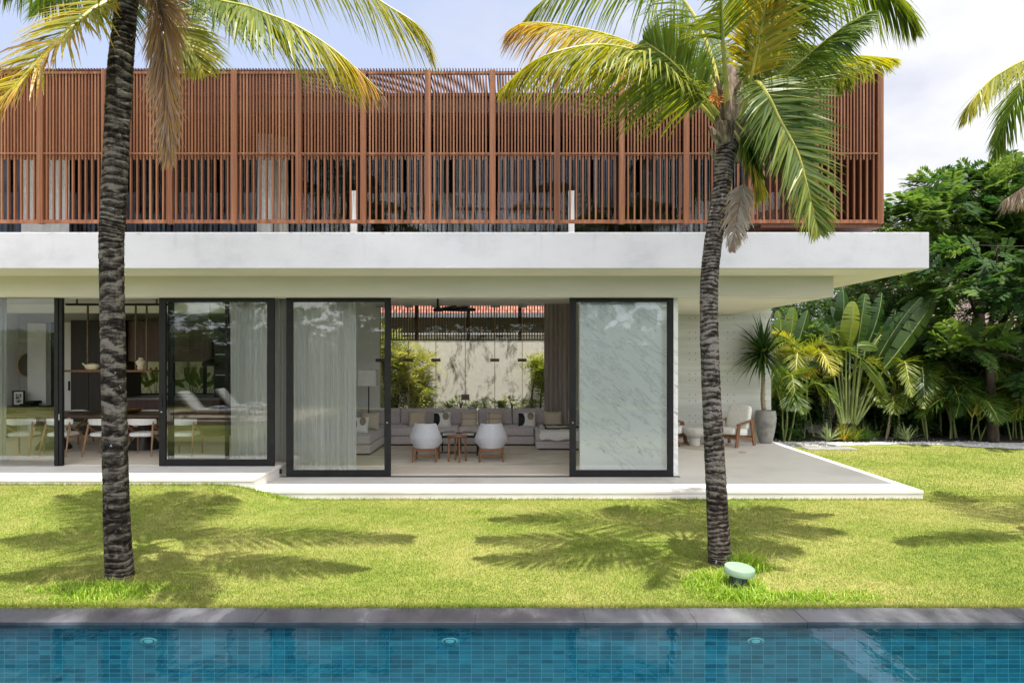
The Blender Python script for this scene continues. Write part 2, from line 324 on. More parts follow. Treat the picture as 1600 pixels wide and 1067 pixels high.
def sheermat(name, col, alpha):
    m, n, l, o = newmat(name); d = n.new('ShaderNodeBsdfDiffuse'); t = n.new('ShaderNodeBsdfTranslucent'); tr = n.new('ShaderNodeBsdfTransparent')
    z = noise(n, l, 3, 4, (6,6,.1)); r = ramp(n, [(.3, tuple(c*.85 for c in col)), (.7, col)]); l.new(z.outputs[0], r.inputs[0]); l.new(r.outputs[0], d.inputs[0]); l.new(r.outputs[0], t.inputs[0])
    a = n.new('ShaderNodeMixShader'); a.inputs[0].default_value = .4; l.new(d.outputs[0], a.inputs[1]); l.new(t.outputs[0], a.inputs[2])
    b = n.new('ShaderNodeMixShader'); b.inputs[0].default_value = alpha; l.new(tr.outputs[0], b.inputs[1]); l.new(a.outputs[0], b.inputs[2]); l.new(b.outputs[0], o.inputs[0]); return m
sheer_m = sheermat('sheer_curtain', (.88,.88,.86), .9)
sheer_g = sheermat('grey_sheer_curtain', (.52,.52,.50), .92)

def marblemat():
    m, n, l, o = newmat('white_marble'); p = n.new('ShaderNodeBsdfPrincipled'); l.new(p.outputs[0], o.inputs[0]); p.inputs['Roughness'].default_value = .3
    t = n.new('ShaderNodeTexCoord'); mpn = n.new('ShaderNodeMapping'); mpn.vector_type = 'TEXTURE'; mpn.inputs['Rotation'].default_value = (0, R(38), 0); mpn.inputs['Scale'].default_value = (2.4, 1, .55)
    z = n.new('ShaderNodeTexNoise'); z.inputs['Scale'].default_value = 1.7; z.inputs['Detail'].default_value = 12; z.inputs['Roughness'].default_value = .72; z.inputs['Distortion'].default_value = .25
    z2 = n.new('ShaderNodeTexNoise'); z2.inputs['Scale'].default_value = 5.5; z2.inputs['Detail'].default_value = 10; z2.inputs['Roughness'].default_value = .72; z2.inputs['Distortion'].default_value = .4
    l.new(t.outputs['Object'], mpn.inputs[0]); l.new(mpn.outputs[0], z.inputs['Vector']); l.new(mpn.outputs[0], z2.inputs['Vector'])
    r = ramp(n, [(.30, (.80,.82,.81)), (.475, (.92,.93,.92)), (.497, (.66,.68,.68)), (.515, (.92,.93,.92)), (.75, (.93,.93,.92))]); l.new(z.outputs[0], r.inputs[0])
    r2 = ramp(n, [(.30, (.35,.36,.37)), (.40, (1,1,1))]); l.new(z2.outputs[0], r2.inputs[0])
    mu = n.new('ShaderNodeMix'); mu.data_type = 'RGBA'; mu.blend_type = 'MULTIPLY'; mu.inputs[0].default_value = .8; l.new(r.outputs[0], mu.inputs[6]); l.new(r2.outputs[0], mu.inputs[7]); l.new(mu.outputs[2], p.inputs['Base Color']); return m
marble_m = marblemat()

def tilemat():
    m, n, l, o = newmat('blue_pool_tile'); p = n.new('ShaderNodeBsdfPrincipled'); l.new(p.outputs[0], o.inputs[0]); p.inputs['Roughness'].default_value = .35
    t = n.new('ShaderNodeTexCoord'); s = n.new('ShaderNodeSeparateXYZ'); ad = n.new('ShaderNodeMath'); ad.operation = 'ADD'; c = n.new('ShaderNodeCombineXYZ')
    l.new(t.outputs['Object'], s.inputs[0]); l.new(s.outputs[0], ad.inputs[0]); l.new(s.outputs[1], ad.inputs[1]); l.new(ad.outputs[0], c.inputs[0]); l.new(s.outputs[2], c.inputs[1])
    wz = noise(n, l, 7, 3); wv = n.new('ShaderNodeVectorMath'); wv.operation = 'MULTIPLY_ADD'; wv.inputs[1].default_value = (.004, .0035, 0); l.new(wz.outputs['Color'], wv.inputs[0]); l.new(c.outputs[0], wv.inputs[2]); c = wv   # waviness of water refraction, put into the tile coordinates
    b = n.new('ShaderNodeTexBrick'); b.offset = 0; b.squash = 1; l.new(c.outputs[0], b.inputs['Vector'])
    b.inputs['Scale'].default_value = 1; b.inputs['Brick Width'].default_value = .0845; b.inputs['Row Height'].default_value = .033; b.inputs['Mortar Size'].default_value = .0013; b.inputs['Mortar Smooth'].default_value = .2
    b.inputs['Color1'].default_value = (0,0,0,1); b.inputs['Color2'].default_value = (1,1,1,1); b.inputs['Mortar'].default_value = (.5,.5,.5,1); b.inputs['Bias'].default_value = 0
    r = ramp(n, [(0, (.013,.115,.17)), (.25, (.024,.17,.235)), (.75, (.032,.205,.275)), (1, (.052,.26,.325))]); l.new(b.outputs['Color'], r.inputs[0])
    z = noise(n, l, 9, 5); r2 = ramp(n, [(.3, (.75,.75,.75)), (.7, (1.1,1.1,1.1))]); l.new(z.outputs[0], r2.inputs[0])
    mu = n.new('ShaderNodeMix'); mu.data_type = 'RGBA'; mu.blend_type = 'MULTIPLY'; mu.inputs[0].default_value = 1; l.new(r.outputs[0], mu.inputs[6]); l.new(r2.outputs[0], mu.inputs[7])
    mx = n.new('ShaderNodeMix'); mx.data_type = 'RGBA'; mx.inputs[7].default_value = (.30,.48,.46,1); l.new(b.outputs['Fac'], mx.inputs[0]); l.new(mu.outputs[2], mx.inputs[6]); l.new(mx.outputs[2], p.inputs['Base Color']); return m
tile_m = tilemat()

def watermat():
    m, n, l, o = newmat('pool_water'); tr = n.new('ShaderNodeBsdfTransparent'); tr.inputs[0].default_value = (.62,.90,.97,1)
    g = n.new('ShaderNodeBsdfGlossy'); g.inputs['Roughness'].default_value = .01; fr = n.new('ShaderNodeFresnel'); fr.inputs[0].default_value = 1.38
    z = noise(n, l, 5.5, 3, (1.2,.55,1), .5); z2 = noise(n, l, 1.3, 2, (1,.6,1))
    ad = n.new('ShaderNodeMath'); ad.operation = 'MULTIPLY_ADD'; ad.inputs[1].default_value = 2.2; l.new(z2.outputs[0], ad.inputs[0]); l.new(z.outputs[0], ad.inputs[2])
    b = bumpn(n, l, ad.outputs[0], .06, .05); l.new(b.outputs[0], g.inputs['Normal']); l.new(b.outputs[0], fr.inputs['Normal'])
    mx = n.new('ShaderNodeMixShader'); l.new(fr.outputs[0], mx.inputs[0]); l.new(tr.outputs[0], mx.inputs[1]); l.new(g.outputs[0], mx.inputs[2]); l.new(mx.outputs[0], o.inputs[0]); return m
water_m = watermat()

def lawnmat(name, blades):
    m, n, l, o = newmat(name); p = n.new('ShaderNodeBsdfPrincipled'); p.inputs['Roughness'].default_value = .8; p.inputs['Specular IOR Level'].default_value = .15
    a = noise(n, l, .55, 7, (1,1,1), .6); b = noise(n, l, 7, 6); 
    mm = n.new('ShaderNodeMath'); mm.operation = 'MULTIPLY_ADD'; mm.inputs[1].default_value = .45; l.new(b.outputs[0], mm.inputs[0]); l.new(a.outputs[0], mm.inputs[2])
    r = ramp(n, [(.46, (.106,.162,.023)), (.64, (.196,.238,.042)), (.88, (.305,.297,.088))]); l.new(mm.outputs[0], r.inputs[0])
    src = r.outputs[0]
    if blades:
        t = n.new('ShaderNodeAttribute'); t.attribute_name = 'tint'; r2 = ramp(n, [(0, (.70,.76,.66)), (1, (1.24,1.20,1.14))]); l.new(t.outputs['Fac'], r2.inputs[0])
        mu = n.new('ShaderNodeMix'); mu.data_type = 'RGBA'; mu.blend_type = 'MULTIPLY'; mu.inputs[0].default_value = 1; l.new(src, mu.inputs[6]); l.new(r2.outputs[0], mu.inputs[7]); src = mu.outputs[2]
        tl = n.new('ShaderNodeBsdfTranslucent'); mx = n.new('ShaderNodeMixShader'); mx.inputs[0].default_value = .45; l.new(src, tl.inputs[0]); l.new(p.outputs[0], mx.inputs[1]); l.new(tl.outputs[0], mx.inputs[2]); l.new(mx.outputs[0], o.inputs[0])
    else:
        l.new(p.outputs[0], o.inputs[0]); bb = noise(n, l, 90, 3); bp = bumpn(n, l, bb.outputs[0], .6, .02); l.new(bp.outputs[0], p.inputs['Normal'])
    l.new(src, p.inputs['Base Color']); return m
lawn_m = lawnmat('lawn_ground', False); blade_m = lawnmat('lawn_blades', True)

def rooftile(name, c1, c2, mort):
    m, n, l, o = newmat(name); p = n.new('ShaderNodeBsdfPrincipled'); l.new(p.outputs[0], o.inputs[0]); p.inputs['Roughness'].default_value = .8
    t = n.new('ShaderNodeTexCoord'); b = n.new('ShaderNodeTexBrick'); l.new(t.outputs['Object'], b.inputs['Vector'])
    b.inputs['Scale'].default_value = 1; b.inputs['Brick Width'].default_value = .24; b.inputs['Row Height'].default_value = .26; b.inputs['Mortar Size'].default_value = .02
    b.inputs['Color1'].default_value = (*c1, 1); b.inputs['Color2'].default_value = (*c2, 1); b.inputs['Mortar'].default_value = (*mort, 1); l.new(b.outputs['Color'], p.inputs['Base Color'])
    bb = bumpn(n, l, b.outputs['Fac'], .6, .03); l.new(bb.outputs[0], p.inputs['Normal']); return m
redtile_m = rooftile('red_roof_tile', (.34,.10,.06), (.42,.15,.09), (.13,.04,.025))
browntile_m = rooftile('brown_roof_tile', (.13,.085,.075), (.18,.12,.105), (.05,.03,.028))
gardenwall_m = walltex('stained_garden_wall', (.92,.87,.77), (.10,.085,.062), 1.9, .9, (.50,.63), (1.3,1,.6), .3, .72)
bwall_m = walltex('grey_boundary_wall', (.40,.38,.35), (.16,.145,.125), .7, .9, (.45,.7), (1,1,.4), .3)
greywall_m = walltex('dark_grey_wall', (.10,.10,.095), (.05,.05,.045), .8, .9)

PALM = [(0,(.016,.045,.012)), (.2,(.042,.090,.018)), (.4,(.115,.165,.022)), (.55,(.24,.26,.03)), (.7,(.46,.38,.045)), (.8,(.46,.27,.045)), (.9,(.30,.18,.10)), (1,(.42,.36,.30))]
palm_m = leafmat('palm_leaflet', PALM, .42, .42)
TREE = [(0,(.010,.030,.008)), (.35,(.030,.072,.018)), (.65,(.085,.150,.030)), (1,(.24,.31,.06))]
tree_m = leafmat('tree_leaf', TREE, .38, .5)
BUSH = [(0,(.025,.06,.012)), (.5,(.12,.17,.025)), (1,(.40,.38,.07))]
bush_m = leafmat('yellow_green_leaf', BUSH, .4, .5)
GRS = [(0,(.09,.20,.015)), (.5,(.23,.38,.03)), (1,(.46,.52,.10))]
tuft_m = leafmat('tall_grass_blade', GRS, .4, .5)

# ------------------------------------------------------------------ ground, pool
GZ = -0.115
def sst(a): a = np.clip(a, 0, 1); return a*a*(3-2*a)
def ground_h(x, y):
    x = np.asarray(x, float); y = np.asarray(y, float)
    h = GZ - .015*sst((7.5-y)/2.2)
    return h + .196*sst((-2.75-x)/1.1)*sst((y-6.6)/2.4)*np.where((x > -3.445) & (y > 9.075), 0, 1) + .03*np.exp(-(((x+3.45)/.8)**2+((y-5.75)/.4)**2)) + .015*np.exp(-(((x-1.9)/.6)**2+((y-6.1)/.35)**2))
POOL = (-5.6, 13.0, -3.6, 4.94); COP = .268
def lawn():
    xs = np.unique(np.concatenate([np.array([-300,-90,-40,-20,-14,-10,-8]), np.arange(-7,13.3,.22), [-3.45, -3.44], np.array([POOL[0]-COP, POOL[1]+COP, 15,20,40,90,300])]))
    ys = np.unique(np.concatenate([np.array([-200,-60,-30,-14,-8,POOL[2]-COP,0,POOL[3]+COP]), np.arange(5.3,16,.2), [9.06, 9.08], np.array([18,24,40,90,500])]))
    X, Y = np.meshgrid(xs, ys); Z = ground_h(X, Y); W = len(xs)
    fs = []
    for j in range(len(ys)-1):
        for i in range(W-1):
            cx_, cy_ = (xs[i]+xs[i+1])/2, (ys[j]+ys[j+1])/2
            if POOL[0]-COP < cx_ < POOL[1]+COP and POOL[2]-COP < cy_ < POOL[3]+COP: continue
            fs.append((j*W+i, j*W+i+1, (j+1)*W+i+1, (j+1)*W+i))
    me = bpy.data.meshes.new('lawn'); me.from_pydata(np.stack([X, Y, Z], -1).reshape(-1, 3).tolist(), [], fs)
    tag(link('lawn', me, lawn_m, None, True), kind='structure')
lawn()
def blades(n, x0, x1, y0, y1, hmin, hmax, w, skip, seed):
    g = np.random.default_rng(seed)
    yy = y0 + (y1-y0)*g.random(n)**1.25; xx = x0 + (x1-x0)*g.random(n)
    k = ~skip(xx, yy); xx, yy = xx[k], yy[k]; n = len(xx)
    b = np.stack([xx, yy, ground_h(xx, yy)-.004], 1); h = hmin + (hmax-hmin)*g.random(n); a = g.random(n)*2*math.pi; lean = .25+.75*g.random(n)
    d = np.stack([np.cos(a)*lean, np.sin(a)*lean, np.ones(n)], 1)*h[:, None]
    c = a + 1.2 + g.random(n); s = np.stack([np.cos(c), np.sin(c), np.zeros(n)], 1)*(w*(.6+.8*g.random(n)))[:, None]
    return np.stack([b-s, b+s, b+d], 1), np.clip(.45+.22*g.standard_normal(n), 0, 1)
TE = (-3.44, 5.477, 9.08, 14.5)
skip = lambda x, y: (y > 9.06) & (x < 5.49)
q1, t1 = blades(640000, -7.6, 7.6, 5.215, 9.3, .009, .026, .0024, skip, 1)
q2, t2 = blades(130000, 5.45, 13.5, 8.9, 14.3, .012, .03, .004, skip, 2)
q3, t3 = blades(15000, -7.6, 7.8, 5.206, 5.25, .02, .05, .0026, skip, 3)
q4, t4 = blades(9000, -7.6, 5.5, 9.03, 9.08, .02, .055, .003, skip, 4)
gb = poly_mesh('lawn_grass', np.concatenate([q1, q2, q3, q4]), np.concatenate([t1, t2, t3, t4]), blade_m)
tag(gb, 'short mown sunny grass covering the lawn between pool and villa', 'grass', kind='stuff')

def pool():
    x0, x1, y0, y1 = POOL; wz = -.146
    m = MB(); d = -1.25
    m.add([(x0,y1,-.13),(x1,y1,-.13),(x1,y1,d),(x0,y1,d)], [(0,1,2,3)]); m.add([(x0,y0,-.13),(x1,y0,-.13),(x1,y0,d),(x0,y0,d)], [(3,2,1,0)])
    m.add([(x0,y0,-.13),(x0,y1,-.13),(x0,y1,d),(x0,y0,d)], [(0,1,2,3)]); m.add([(x1,y0,-.13),(x1,y1,-.13),(x1,y1,d),(x1,y0,d)], [(3,2,1,0)])
    m.add([(x0,y0,d),(x1,y0,d),(x1,y1,d),(x0,y1,d)], [(0,1,2,3)])
    tag(m.build('pool_basin', tile_m), kind='structure')
    w = MB(); w.add([(x0-.01,y0-.01,wz),(x1+.01,y0-.01,wz),(x1+.01,y1+.012,wz),(x0-.01,y1+.012,wz)], [(0,1,2,3)])
    tag(w.build('pool_water', water_m), kind='structure')
    c = MB(); x = x0-COP; i = 0     # slate slabs with open joints
    r = random.Random(3)
    while x < x1+COP-.01:
        xe = min(x + .8, x1+COP); dz = r.uniform(-.0012, .0012)
        c.box(x+.0008, xe-.0008, y1-.012, y1+COP, -.175, -.124+dz); c.box(x+.0012, xe-.0012, y0-COP, y0+.012, -.175, -.124+dz); x = xe
    for xa, xb in ((x0-COP, x0+.012), (x1-.012, x1+COP)):
        y = y0+.014
        while y < y1-.02:
            ye = min(y+.8, y1-.014); c.box(xa, xb, y+.0025, ye-.0025, -.175, -.124); y = ye
    tag(c.build('pool_coping', coping_m, bevel=.0015, seg=1), kind='structure')
    names = ['round pool light in the tiled wall before the dark left palm trunk', 'round pool light in the tiled wall below the open living room', 'round pool light in the tiled wall below the green bollard lamp']
    for px, lb in zip((232, 703, 1181), names):
        p = at(px, 1001.5, y1); t = thing('pool_light', lb, 'pool light', (p[0], y1, p[2]), 'underwater lights along the pool wall')
        def disc(r0, yo, yi, name, mat):
            mm = MB(); n = 28; vs = []
            for yy, rr in ((y1, r0), (y1-yo, r0), (y1-yi, r0*.72)):
                vs += [(p[0]+rr*math.cos(2*math.pi*j/n), yy, p[2]+.45*rr*math.sin(2*math.pi*j/n)) for j in range(n)]
            mm.add(vs, [(i*n+j, i*n+(j+1) % n, (i+1)*n+(j+1) % n, (i+1)*n+j) for i in range(2) for j in range(n)] + [tuple(2*n+j for j in range(n))]); mm.build(name, mat, t)
        disc(.062, .0015, .003, 'rim', rim_m); disc(.044, .0034, .0036, 'gasket', green_dark); disc(.034, .0038, .0045, 'lens', lens_m)
pool()

# ------------------------------------------------------------------ terrace and floors
m = MB(); m.box(TE[0], TE[1], TE[2], TE[3], -.040, 0); m.box(TE[0], TE[1]-.004, TE[2]+.006, TE[3], -.35, -.046)
tag(m.build('terrace', [terr_m], bevel=.004, seg=1), kind='structure')
m = MB()
for i in range(8):     # large format tiles inside the living room
    for j in range(5):
        x0 = -3.29 + i*.72; y0 = 10.32 + j*.85
        if x0 > 2.2: continue
        m.box(x0+.0015, min(x0+.72, 2.28)-.0015, y0+.0015, min(y0+.85, 14.28)-.0015, .001, .006)
tag(m.build('living_room_floor', travert_m), kind='structure')
DZ = .158
m = MB(); m.box(-14, TE[0], 9.08, 15.2, .118, DZ); m.box(-14, TE[0]-.004, 9.086, 15.2, -.35, .112)
tag(m.build('dining_terrace', [riser_m], bevel=.004, seg=1), kind='structure')
m = MB()
for i in range(11):
    for j in range(7):
        x0 = -10.5 + i*.65; y0 = 10.2 + j*.68
        m.box(x0+.0015, min(x0+.65, -3.46)-.0015, y0+.0015, y0+.68-.0015, DZ+.001, DZ+.006)
tag(m.build('dining_room_floor', travert_m), kind='structure')

# ------------------------------------------------------------------ villa
V = thing('villa', 'two storey white villa with slatted timber upper floor and wide concrete roof slab', 'house', (0, 12, GZ))
XL, XR = -14.0, 5.55
b = lambda *a: MB().box(*a)
b(XL, XR, 9.08, 15.1, 2.954, 3.434).build('roof_slab', fascia_m, V, bevel=.006, seg=1)
b(XL, XR-.012, 9.095, 15.08, 2.9505, 2.9535).build('slab_soffit', soffit_m, V)
b(XL, 4.68, 9.93, 10.25, 2.649, 2.950).build('facade_beam', beam_m, V, bevel=.004, seg=1)
b(2.50, 4.679, 10.251, 14.325, 2.652, 2.949).build('terrace_soffit', soffit_m, V)
b(-3.30, 2.499, 10.251, 14.6, 2.86, 2.949).build('living_ceiling', inwall_m, V)
m = MB(); m.box(-14, -3.301, 10.251, 15.2, 2.78, 2.949); m.box(-10.4, -4.2, 13.2, 13.45, 2.62, 2.779); m.build('dining_ceiling', inwall_m, V)
m = MB(); m.box(1.02, 2.49, 10.24, 10.40, 0.001, 2.6485); m.build('marble_wall', marble_m, V, bevel=.003, seg=1)
b(2.30, 2.49, 10.401, 14.6, 0.001, 2.94).build('living_side_wall', inwall_m, V)
# terrace back wall of board-marked concrete with pairs of tie holes
m = MB(); m.box(2.491, 5.44, 14.33, 14.56, -.2, 2.949); m.build('terrace_wall', conc_m, V, bevel=.004, seg=1)
m = MB(); n = 10
for cx_ in (3.13, 3.27, 3.72, 3.855, 4.525, 4.66, 5.32):
    for k in range(6):
        for dz in (0, .133):
            z = .405 + .435*k + dz
            if z > 2.6 or z < .2: continue
            m.add([(cx_+.011*math.cos(2*math.pi*j/n), 14.327, z+.011*math.sin(2*math.pi*j/n)) for j in range(n)], [tuple(range(n))])
to = m.build('tie_holes', pm('tie_hole', [(.06,.06,.055),(.09,.09,.085)], 9), V); tag(to, kind='stuff')
b(-3.44, -3.30, 10.9, 15.1, 0.003, 2.859).build('partition_wall', inwall_m, V)
# dining room back wall with the kitchen window opening
m = MB(); m.box(-14, -8.05, 14.6, 14.8, DZ, 2.78); m.box(-8.05, -6.35, 14.6, 14.8, DZ, .95); m.box(-8.05, -6.35, 14.6, 14.8, 1.66, 2.78); m.box(-6.35, -3.441, 14.6, 14.8, DZ, 2.78)
m.build('dining_back_wall', pm('grey_plaster', [(.36,.35,.33),(.42,.41,.39)], 1.2, .9), V)
b(-10.75, -10.55, 10.3, 14.59, DZ, 2.779).build('dining_side_wall', inwall_m, V)
f = MB()
for x in (-8.05, -7.3, -6.62): f.box(x, x+.06, 14.62, 14.68, .97, 1.65)
f.box(-8.05, -6.35, 14.62, 14.68, .95, .985)
f = f.build('kitchen_window', black_m, V); b(-8.04, -6.36, 14.645, 14.651, .986, 1.655).build('pane', glass_bk, f)
# rear frameless glass wall
gw = MB(); xs = [(px-800)*14.33/F_PX for px in (594, 638, 681, 727, 773, 816, 858)]
for x0, x1 in zip(xs, xs[1:]): gw.box(x0+.006, x1-.006, 14.33, 14.342, .02, 2.85)
gw = gw.build('rear_glass_wall', glass_bk, V)
e = MB()
for x in xs: e.box(x-.006, x+.006, 14.327, 14.345, .02, 2.85)
e.build('glass_edge', gold_edge, gw)
for k, x in enumerate(xs):
    if k == 3: MB().box(x-.085, x+.085, 14.31, 14.36, .86, .98).build('lock', bronze_m, gw, bevel=.004)
    else: MB().box(x-.095, x+.095, 14.315, 14.357, 1.665, 1.73).build('hinge', bronze_m, gw, bevel=.004)
    MB().box(x-.09, x+.09, 14.315, 14.357, 2.80, 2.845).build('clip', steel_m, gw)
b(1.2, 2.299, 14.33, 14.5, .006, 2.86).build('rear_wall', inwall_m, V)
b(-3.3, -2.78, 14.33, 14.5, .006, 2.86).build('rear_wall', inwall_m, V)

def sliding_door(x0, x1, y, z0, z1, sw=(.10, .10), hand=None, top=.075, bot=.095):
    f = MB(); t = .05
    f.box(x0, x0+sw[0], y, y+t, z0, z1); f.box(x1-sw[1], x1, y, y+t, z0, z1)
    f.box(x0+sw[0], x1-sw[1], y+.001, y+t-.001, z1-top, z1); f.box(x0+sw[0], x1-sw[1], y+.001, y+t-.001, z0, z0+bot)
    d = f.build('sliding_door', black_m, V, bevel=.003, seg=1)
    b(x0+sw[0]-.005, x1-sw[1]+.005, y+.022, y+.030, z0+bot-.005, z1-top+.005).build('glass_pane', glass_m, d)
    if hand is not None:
        h = MB(); h.box(hand-.012, hand+.012, y-.012, y, z0+.86, z0+1.04); h.build('handle', black_m, d)
        k = MB(); k.tube([(hand, y-.014, z0+.80), (hand, y+.002, z0+.80)], .012, 12); k.build('lock', steel_m, d)
    return d
X_ = lambda px, D: (px-800)*D/F_PX
YD = 10.10; ZT = 2.662
f = MB(); f.box(X_(84, 10.1), X_(90, 10.1), 10.10, 10.16, DZ+.004, ZT); f.box(X_(90.3, 10.1), X_(95.5, 10.1), 10.115, 10.175, DZ+.004, ZT); f = f.build('fixed_window', black_m, V, bevel=.003, seg=1)
b(X_(-90, YD), X_(84, YD)-.001, 10.12, 10.132, DZ+.004, ZT).build('glass_pane', glass_m, f); b(X_(91, 10.1), X_(92.6, 10.1), 10.10, 10.114, .84, .93).build('lock', steel_m, f)
sliding_door(X_(248, YD), X_(428, YD), YD, DZ+.004, ZT, (.095, .105), X_(252.5, YD))
sliding_door(X_(262, 10.18), X_(262, 10.18)+.9, 10.18, DZ+.004, ZT, (.075, .05), None)
sliding_door(X_(447, YD), X_(610, YD), YD, .004, ZT, (.095, .09), X_(605, YD))
sliding_door(X_(890, YD), X_(1052.5, YD), YD, .004, ZT, (.095, .09), X_(895, YD))
m = MB(); m.box(XL, 2.49, 10.06, 10.24, 2.652, 2.664); m.box(-3.445, 2.49, 10.09, 10.17, .0005, .004); m.build('door_track', black_m, V)
b(-3.436, -3.40, 10.085, 10.10, .05, .12).build('step_lamp', black_m, V)

# ---- upper storey
U0, UT = 3.434, 5.80
YS = 9.60; PITCH = .907; XC = 5.21
def screen_panel():
    s = MB(); g = PITCH/10; hp = .042
    for k in range(1, 10): s.box(k*g-.0108, k*g+.0108, -.019, .019, 3.700, 5.744)
    for k in range(1, 9): s.box((k+.5)*g-.0095, (k+.5)*g+.0095, -.017, .017, 4.545, 5.744)
    s.box(hp, PITCH-hp, .0225, .045, 4.612, 4.650); s.box(hp, PITCH-hp, -.0275, -.0225, 4.618, 4.640)
    s.box(hp, PITCH-hp, -.024, .024, 3.653, 3.699); s.box(hp, PITCH-hp, -.024, .024, 5.7445, 5.780)
    return s
def screen_post():
    s = MB(); s.box(-.042, .042, -.036, .04, 3.645, 5.80); return s
sp0 = screen_panel().build('screen_panel', timber_m); po0 = screen_post().build('screen_post', timber_m, bevel=.003, seg=1)
for k in range(17):
    p = po0 if k == 0 else po0.copy(); 
    if k: COL.objects.link(p)
    p.parent = V; p.location = (XC-.042-PITCH*k, YS-12, -GZ)
    if k == 16: break
    q = sp0 if k == 0 else sp0.copy()
    if k: COL.objects.link(q)
    q.parent = V; q.location = (XC-.042-PITCH*(k+1), YS-12, -GZ)
m = MB(); x = XC-.02
while x > -9.6: m.box(x-.007, x+.007, 9.565, 10.44, 5.786, 5.820); x -= PITCH/22
m.box(-9.6, XC, 10.38, 10.418, 5.74, 5.7855); m.build('pergola_louvres', timber_d, V)
# boarded timber end, floor edge, inner fascia and roof
m = MB(); y = 9.645
while y < 14.4: m.box(XC-.06, XC-.005, y, y+.108, 3.66, 5.77); y += .113
m.build('end_boarding', timber_d, V)
b(XC-1.7, XC-.004, 9.63, 14.4, 3.60, 3.655).build('end_floor', timber_d, V)
b(-13.9, XC-.07, 10.42, 14.5, 5.50, 5.78).build('upper_roof', pm('brown_fascia', [(.15,.105,.075),(.20,.145,.105)], 1.5, .8, stretch=(.3,1,4)), V)
m = MB(); x = -13.8
while x < 5.1: m.box(x, x+.06, 10.44, 11.38, 5.46, 5.499); x += .085
m.build('slatted_soffit', timber_d, V)
wf = MB(); fx = [-13.8, -11.9, -10.0, -8.4, -6.7, -5.1, -3.65, -2.55, -1.1, .35, 1.75, 3.1, 4.0]
for x in fx: wf.box(x-.03, x+.03, 11.40, 11.46, 3.45, 5.46)
wf.box(-13.8, 4.0, 11.401, 11.459, 5.38, 5.459); wf.box(-13.8, 4.0, 11.401, 11.459, 3.435, 3.52)
wf = wf.build('upper_window', black_m, V)
b(-13.8, 4.0, 11.425, 11.433, 3.5, 5.39).build('pane', glass_up, wf)
m = MB(); m.box(4.03, XC-.07, 11.40, 11.5, 3.45, 5.46); m.build('upper_end_wall', timber_d, V)
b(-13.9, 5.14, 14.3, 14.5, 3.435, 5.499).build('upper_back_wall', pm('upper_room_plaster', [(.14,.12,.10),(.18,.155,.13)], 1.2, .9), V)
for x in (-9.2, -5.4, -1.2, 2.4): b(x, x+.12, 11.6, 14.29, 3.436, 5.498).build('upper_partition', inwall_m, V)
m = MB()
for px, w in ((552.5, 10), (893, 9)): x = X_(px, 10.05); m.box(x-w*.0094/2, x+w*.0094/2, 10.05, 10.12, 3.436, 4.22)
m.build('sky_reflection_bar', white_m, V)  # white bars stand in for sky reflected in the glass ends
gb_ = MB()
xs = [-9.5, -6.0, X_(552, 10.05)-.08, X_(893, 10.05)-.08, 4.8]
for x0, x1 in zip(xs, xs[1:]): gb_.box(x0+.14, x1, 10.08, 10.09, 3.436, 4.20)
gb_.build('balustrade_glass', glass_bk, V)
# rear hanging timber screen
m = MB(); x = -3.2
while x < 2.4: m.box(x-.011, x+.011, 15.6, 15.64, 2.17, 2.95); x += .062
m.box(-3.3, 2.4, 15.595, 15.645, 2.14, 2.169)
for px in (650, 731, 812): x = X_(px, 15.6); m.box(x-.03, x+.03, 15.57, 15.66, 2.13, 2.953)
m.build('rear_screen', timber_d, V)
b(-3.6, 2.6, 15.1, 15.7, 2.954, 3.05).build('rear_eave_and_shade', soffit_m, V); b(-11, -4.4, 15.1, 17.25, 2.70, 2.80).build('rear_eave_and_shade', soffit_m, V)  # the deep kitchen-side one is added, unseen, to shade the garden wall

# ------------------------------------------------------------------ curtains
def curtain(px0, px1, D, z0, z1, mat, label, amp=.035, wl=.085, seed=0, sway=0, cat='curtain'):
    x0, x1 = X_(px0, D), X_(px1, D); g = random.Random(seed); n = int((x1-x0)/.008)+2; rows = 10; vs = []
    ph = [g.uniform(0, 6.28) for _ in range(4)]
    for i in range(rows+1):
        v = i/rows; z = z1 + (z0-z1)*v
        for j in range(n):
            u = j/(n-1); x = x0 + (x1-x0)*u
            f = math.sin(x/wl*6.283+ph[0]+.9*math.sin(x*9+ph[1])) ; f2 = math.sin(x/wl*6.283*.37+ph[2]+v*.6)
            vs.append((x + .012*f2*v + sway*v*v*(u-.5), D + amp*(.65+.35*v)*f + .02*f2, z))
    m = MB(); m.add(vs, [(i*n+j, i*n+j+1, (i+1)*n+j+1, (i+1)*n+j) for i in range(rows) for j in range(n-1)])
    o = m.build('curtain', mat, None, True); tag(o, label, cat); return o
curtain(452, 556, 10.55, .01, 2.85, sheer_m, 'white sheer curtain gathered behind the narrow glass door beside the opening', seed=1)
curtain(360, 427, 10.55, DZ+.01, 2.77, sheer_m, 'white sheer curtain at the right end of the dining room glass', seed=2)
curtain(428, 450, 10.50, .01, 2.85, sheer_g, 'narrow grey curtain in the gap above the step', wl=.06, seed=3)
curtain(-45, 12, 10.50, DZ+.01, 2.77, sheer_g, 'grey curtain hanging at the far end of the dining room', seed=4)
curtain(850, 898, 13.95, .01, 2.85, curtain_d, 'dark taupe curtain behind the sofa chaise', wl=.10, seed=5)
curtain(34, 108, 11.30, 3.45, 5.4, cream_m, 'pale curtain upstairs at the far left behind the timber slats', amp=.012, wl=.3, seed=6)
curtain(404, 427, 11.10, 3.45, 5.4, cream_m, 'bright narrow white curtain upstairs behind the timber slats', amp=.02, wl=.09, seed=7)
curtain(428, 450, 11.25, 3.45, 5.4, rug_m, 'beige curtain upstairs next to the bright white one', amp=.02, wl=.09, seed=8)
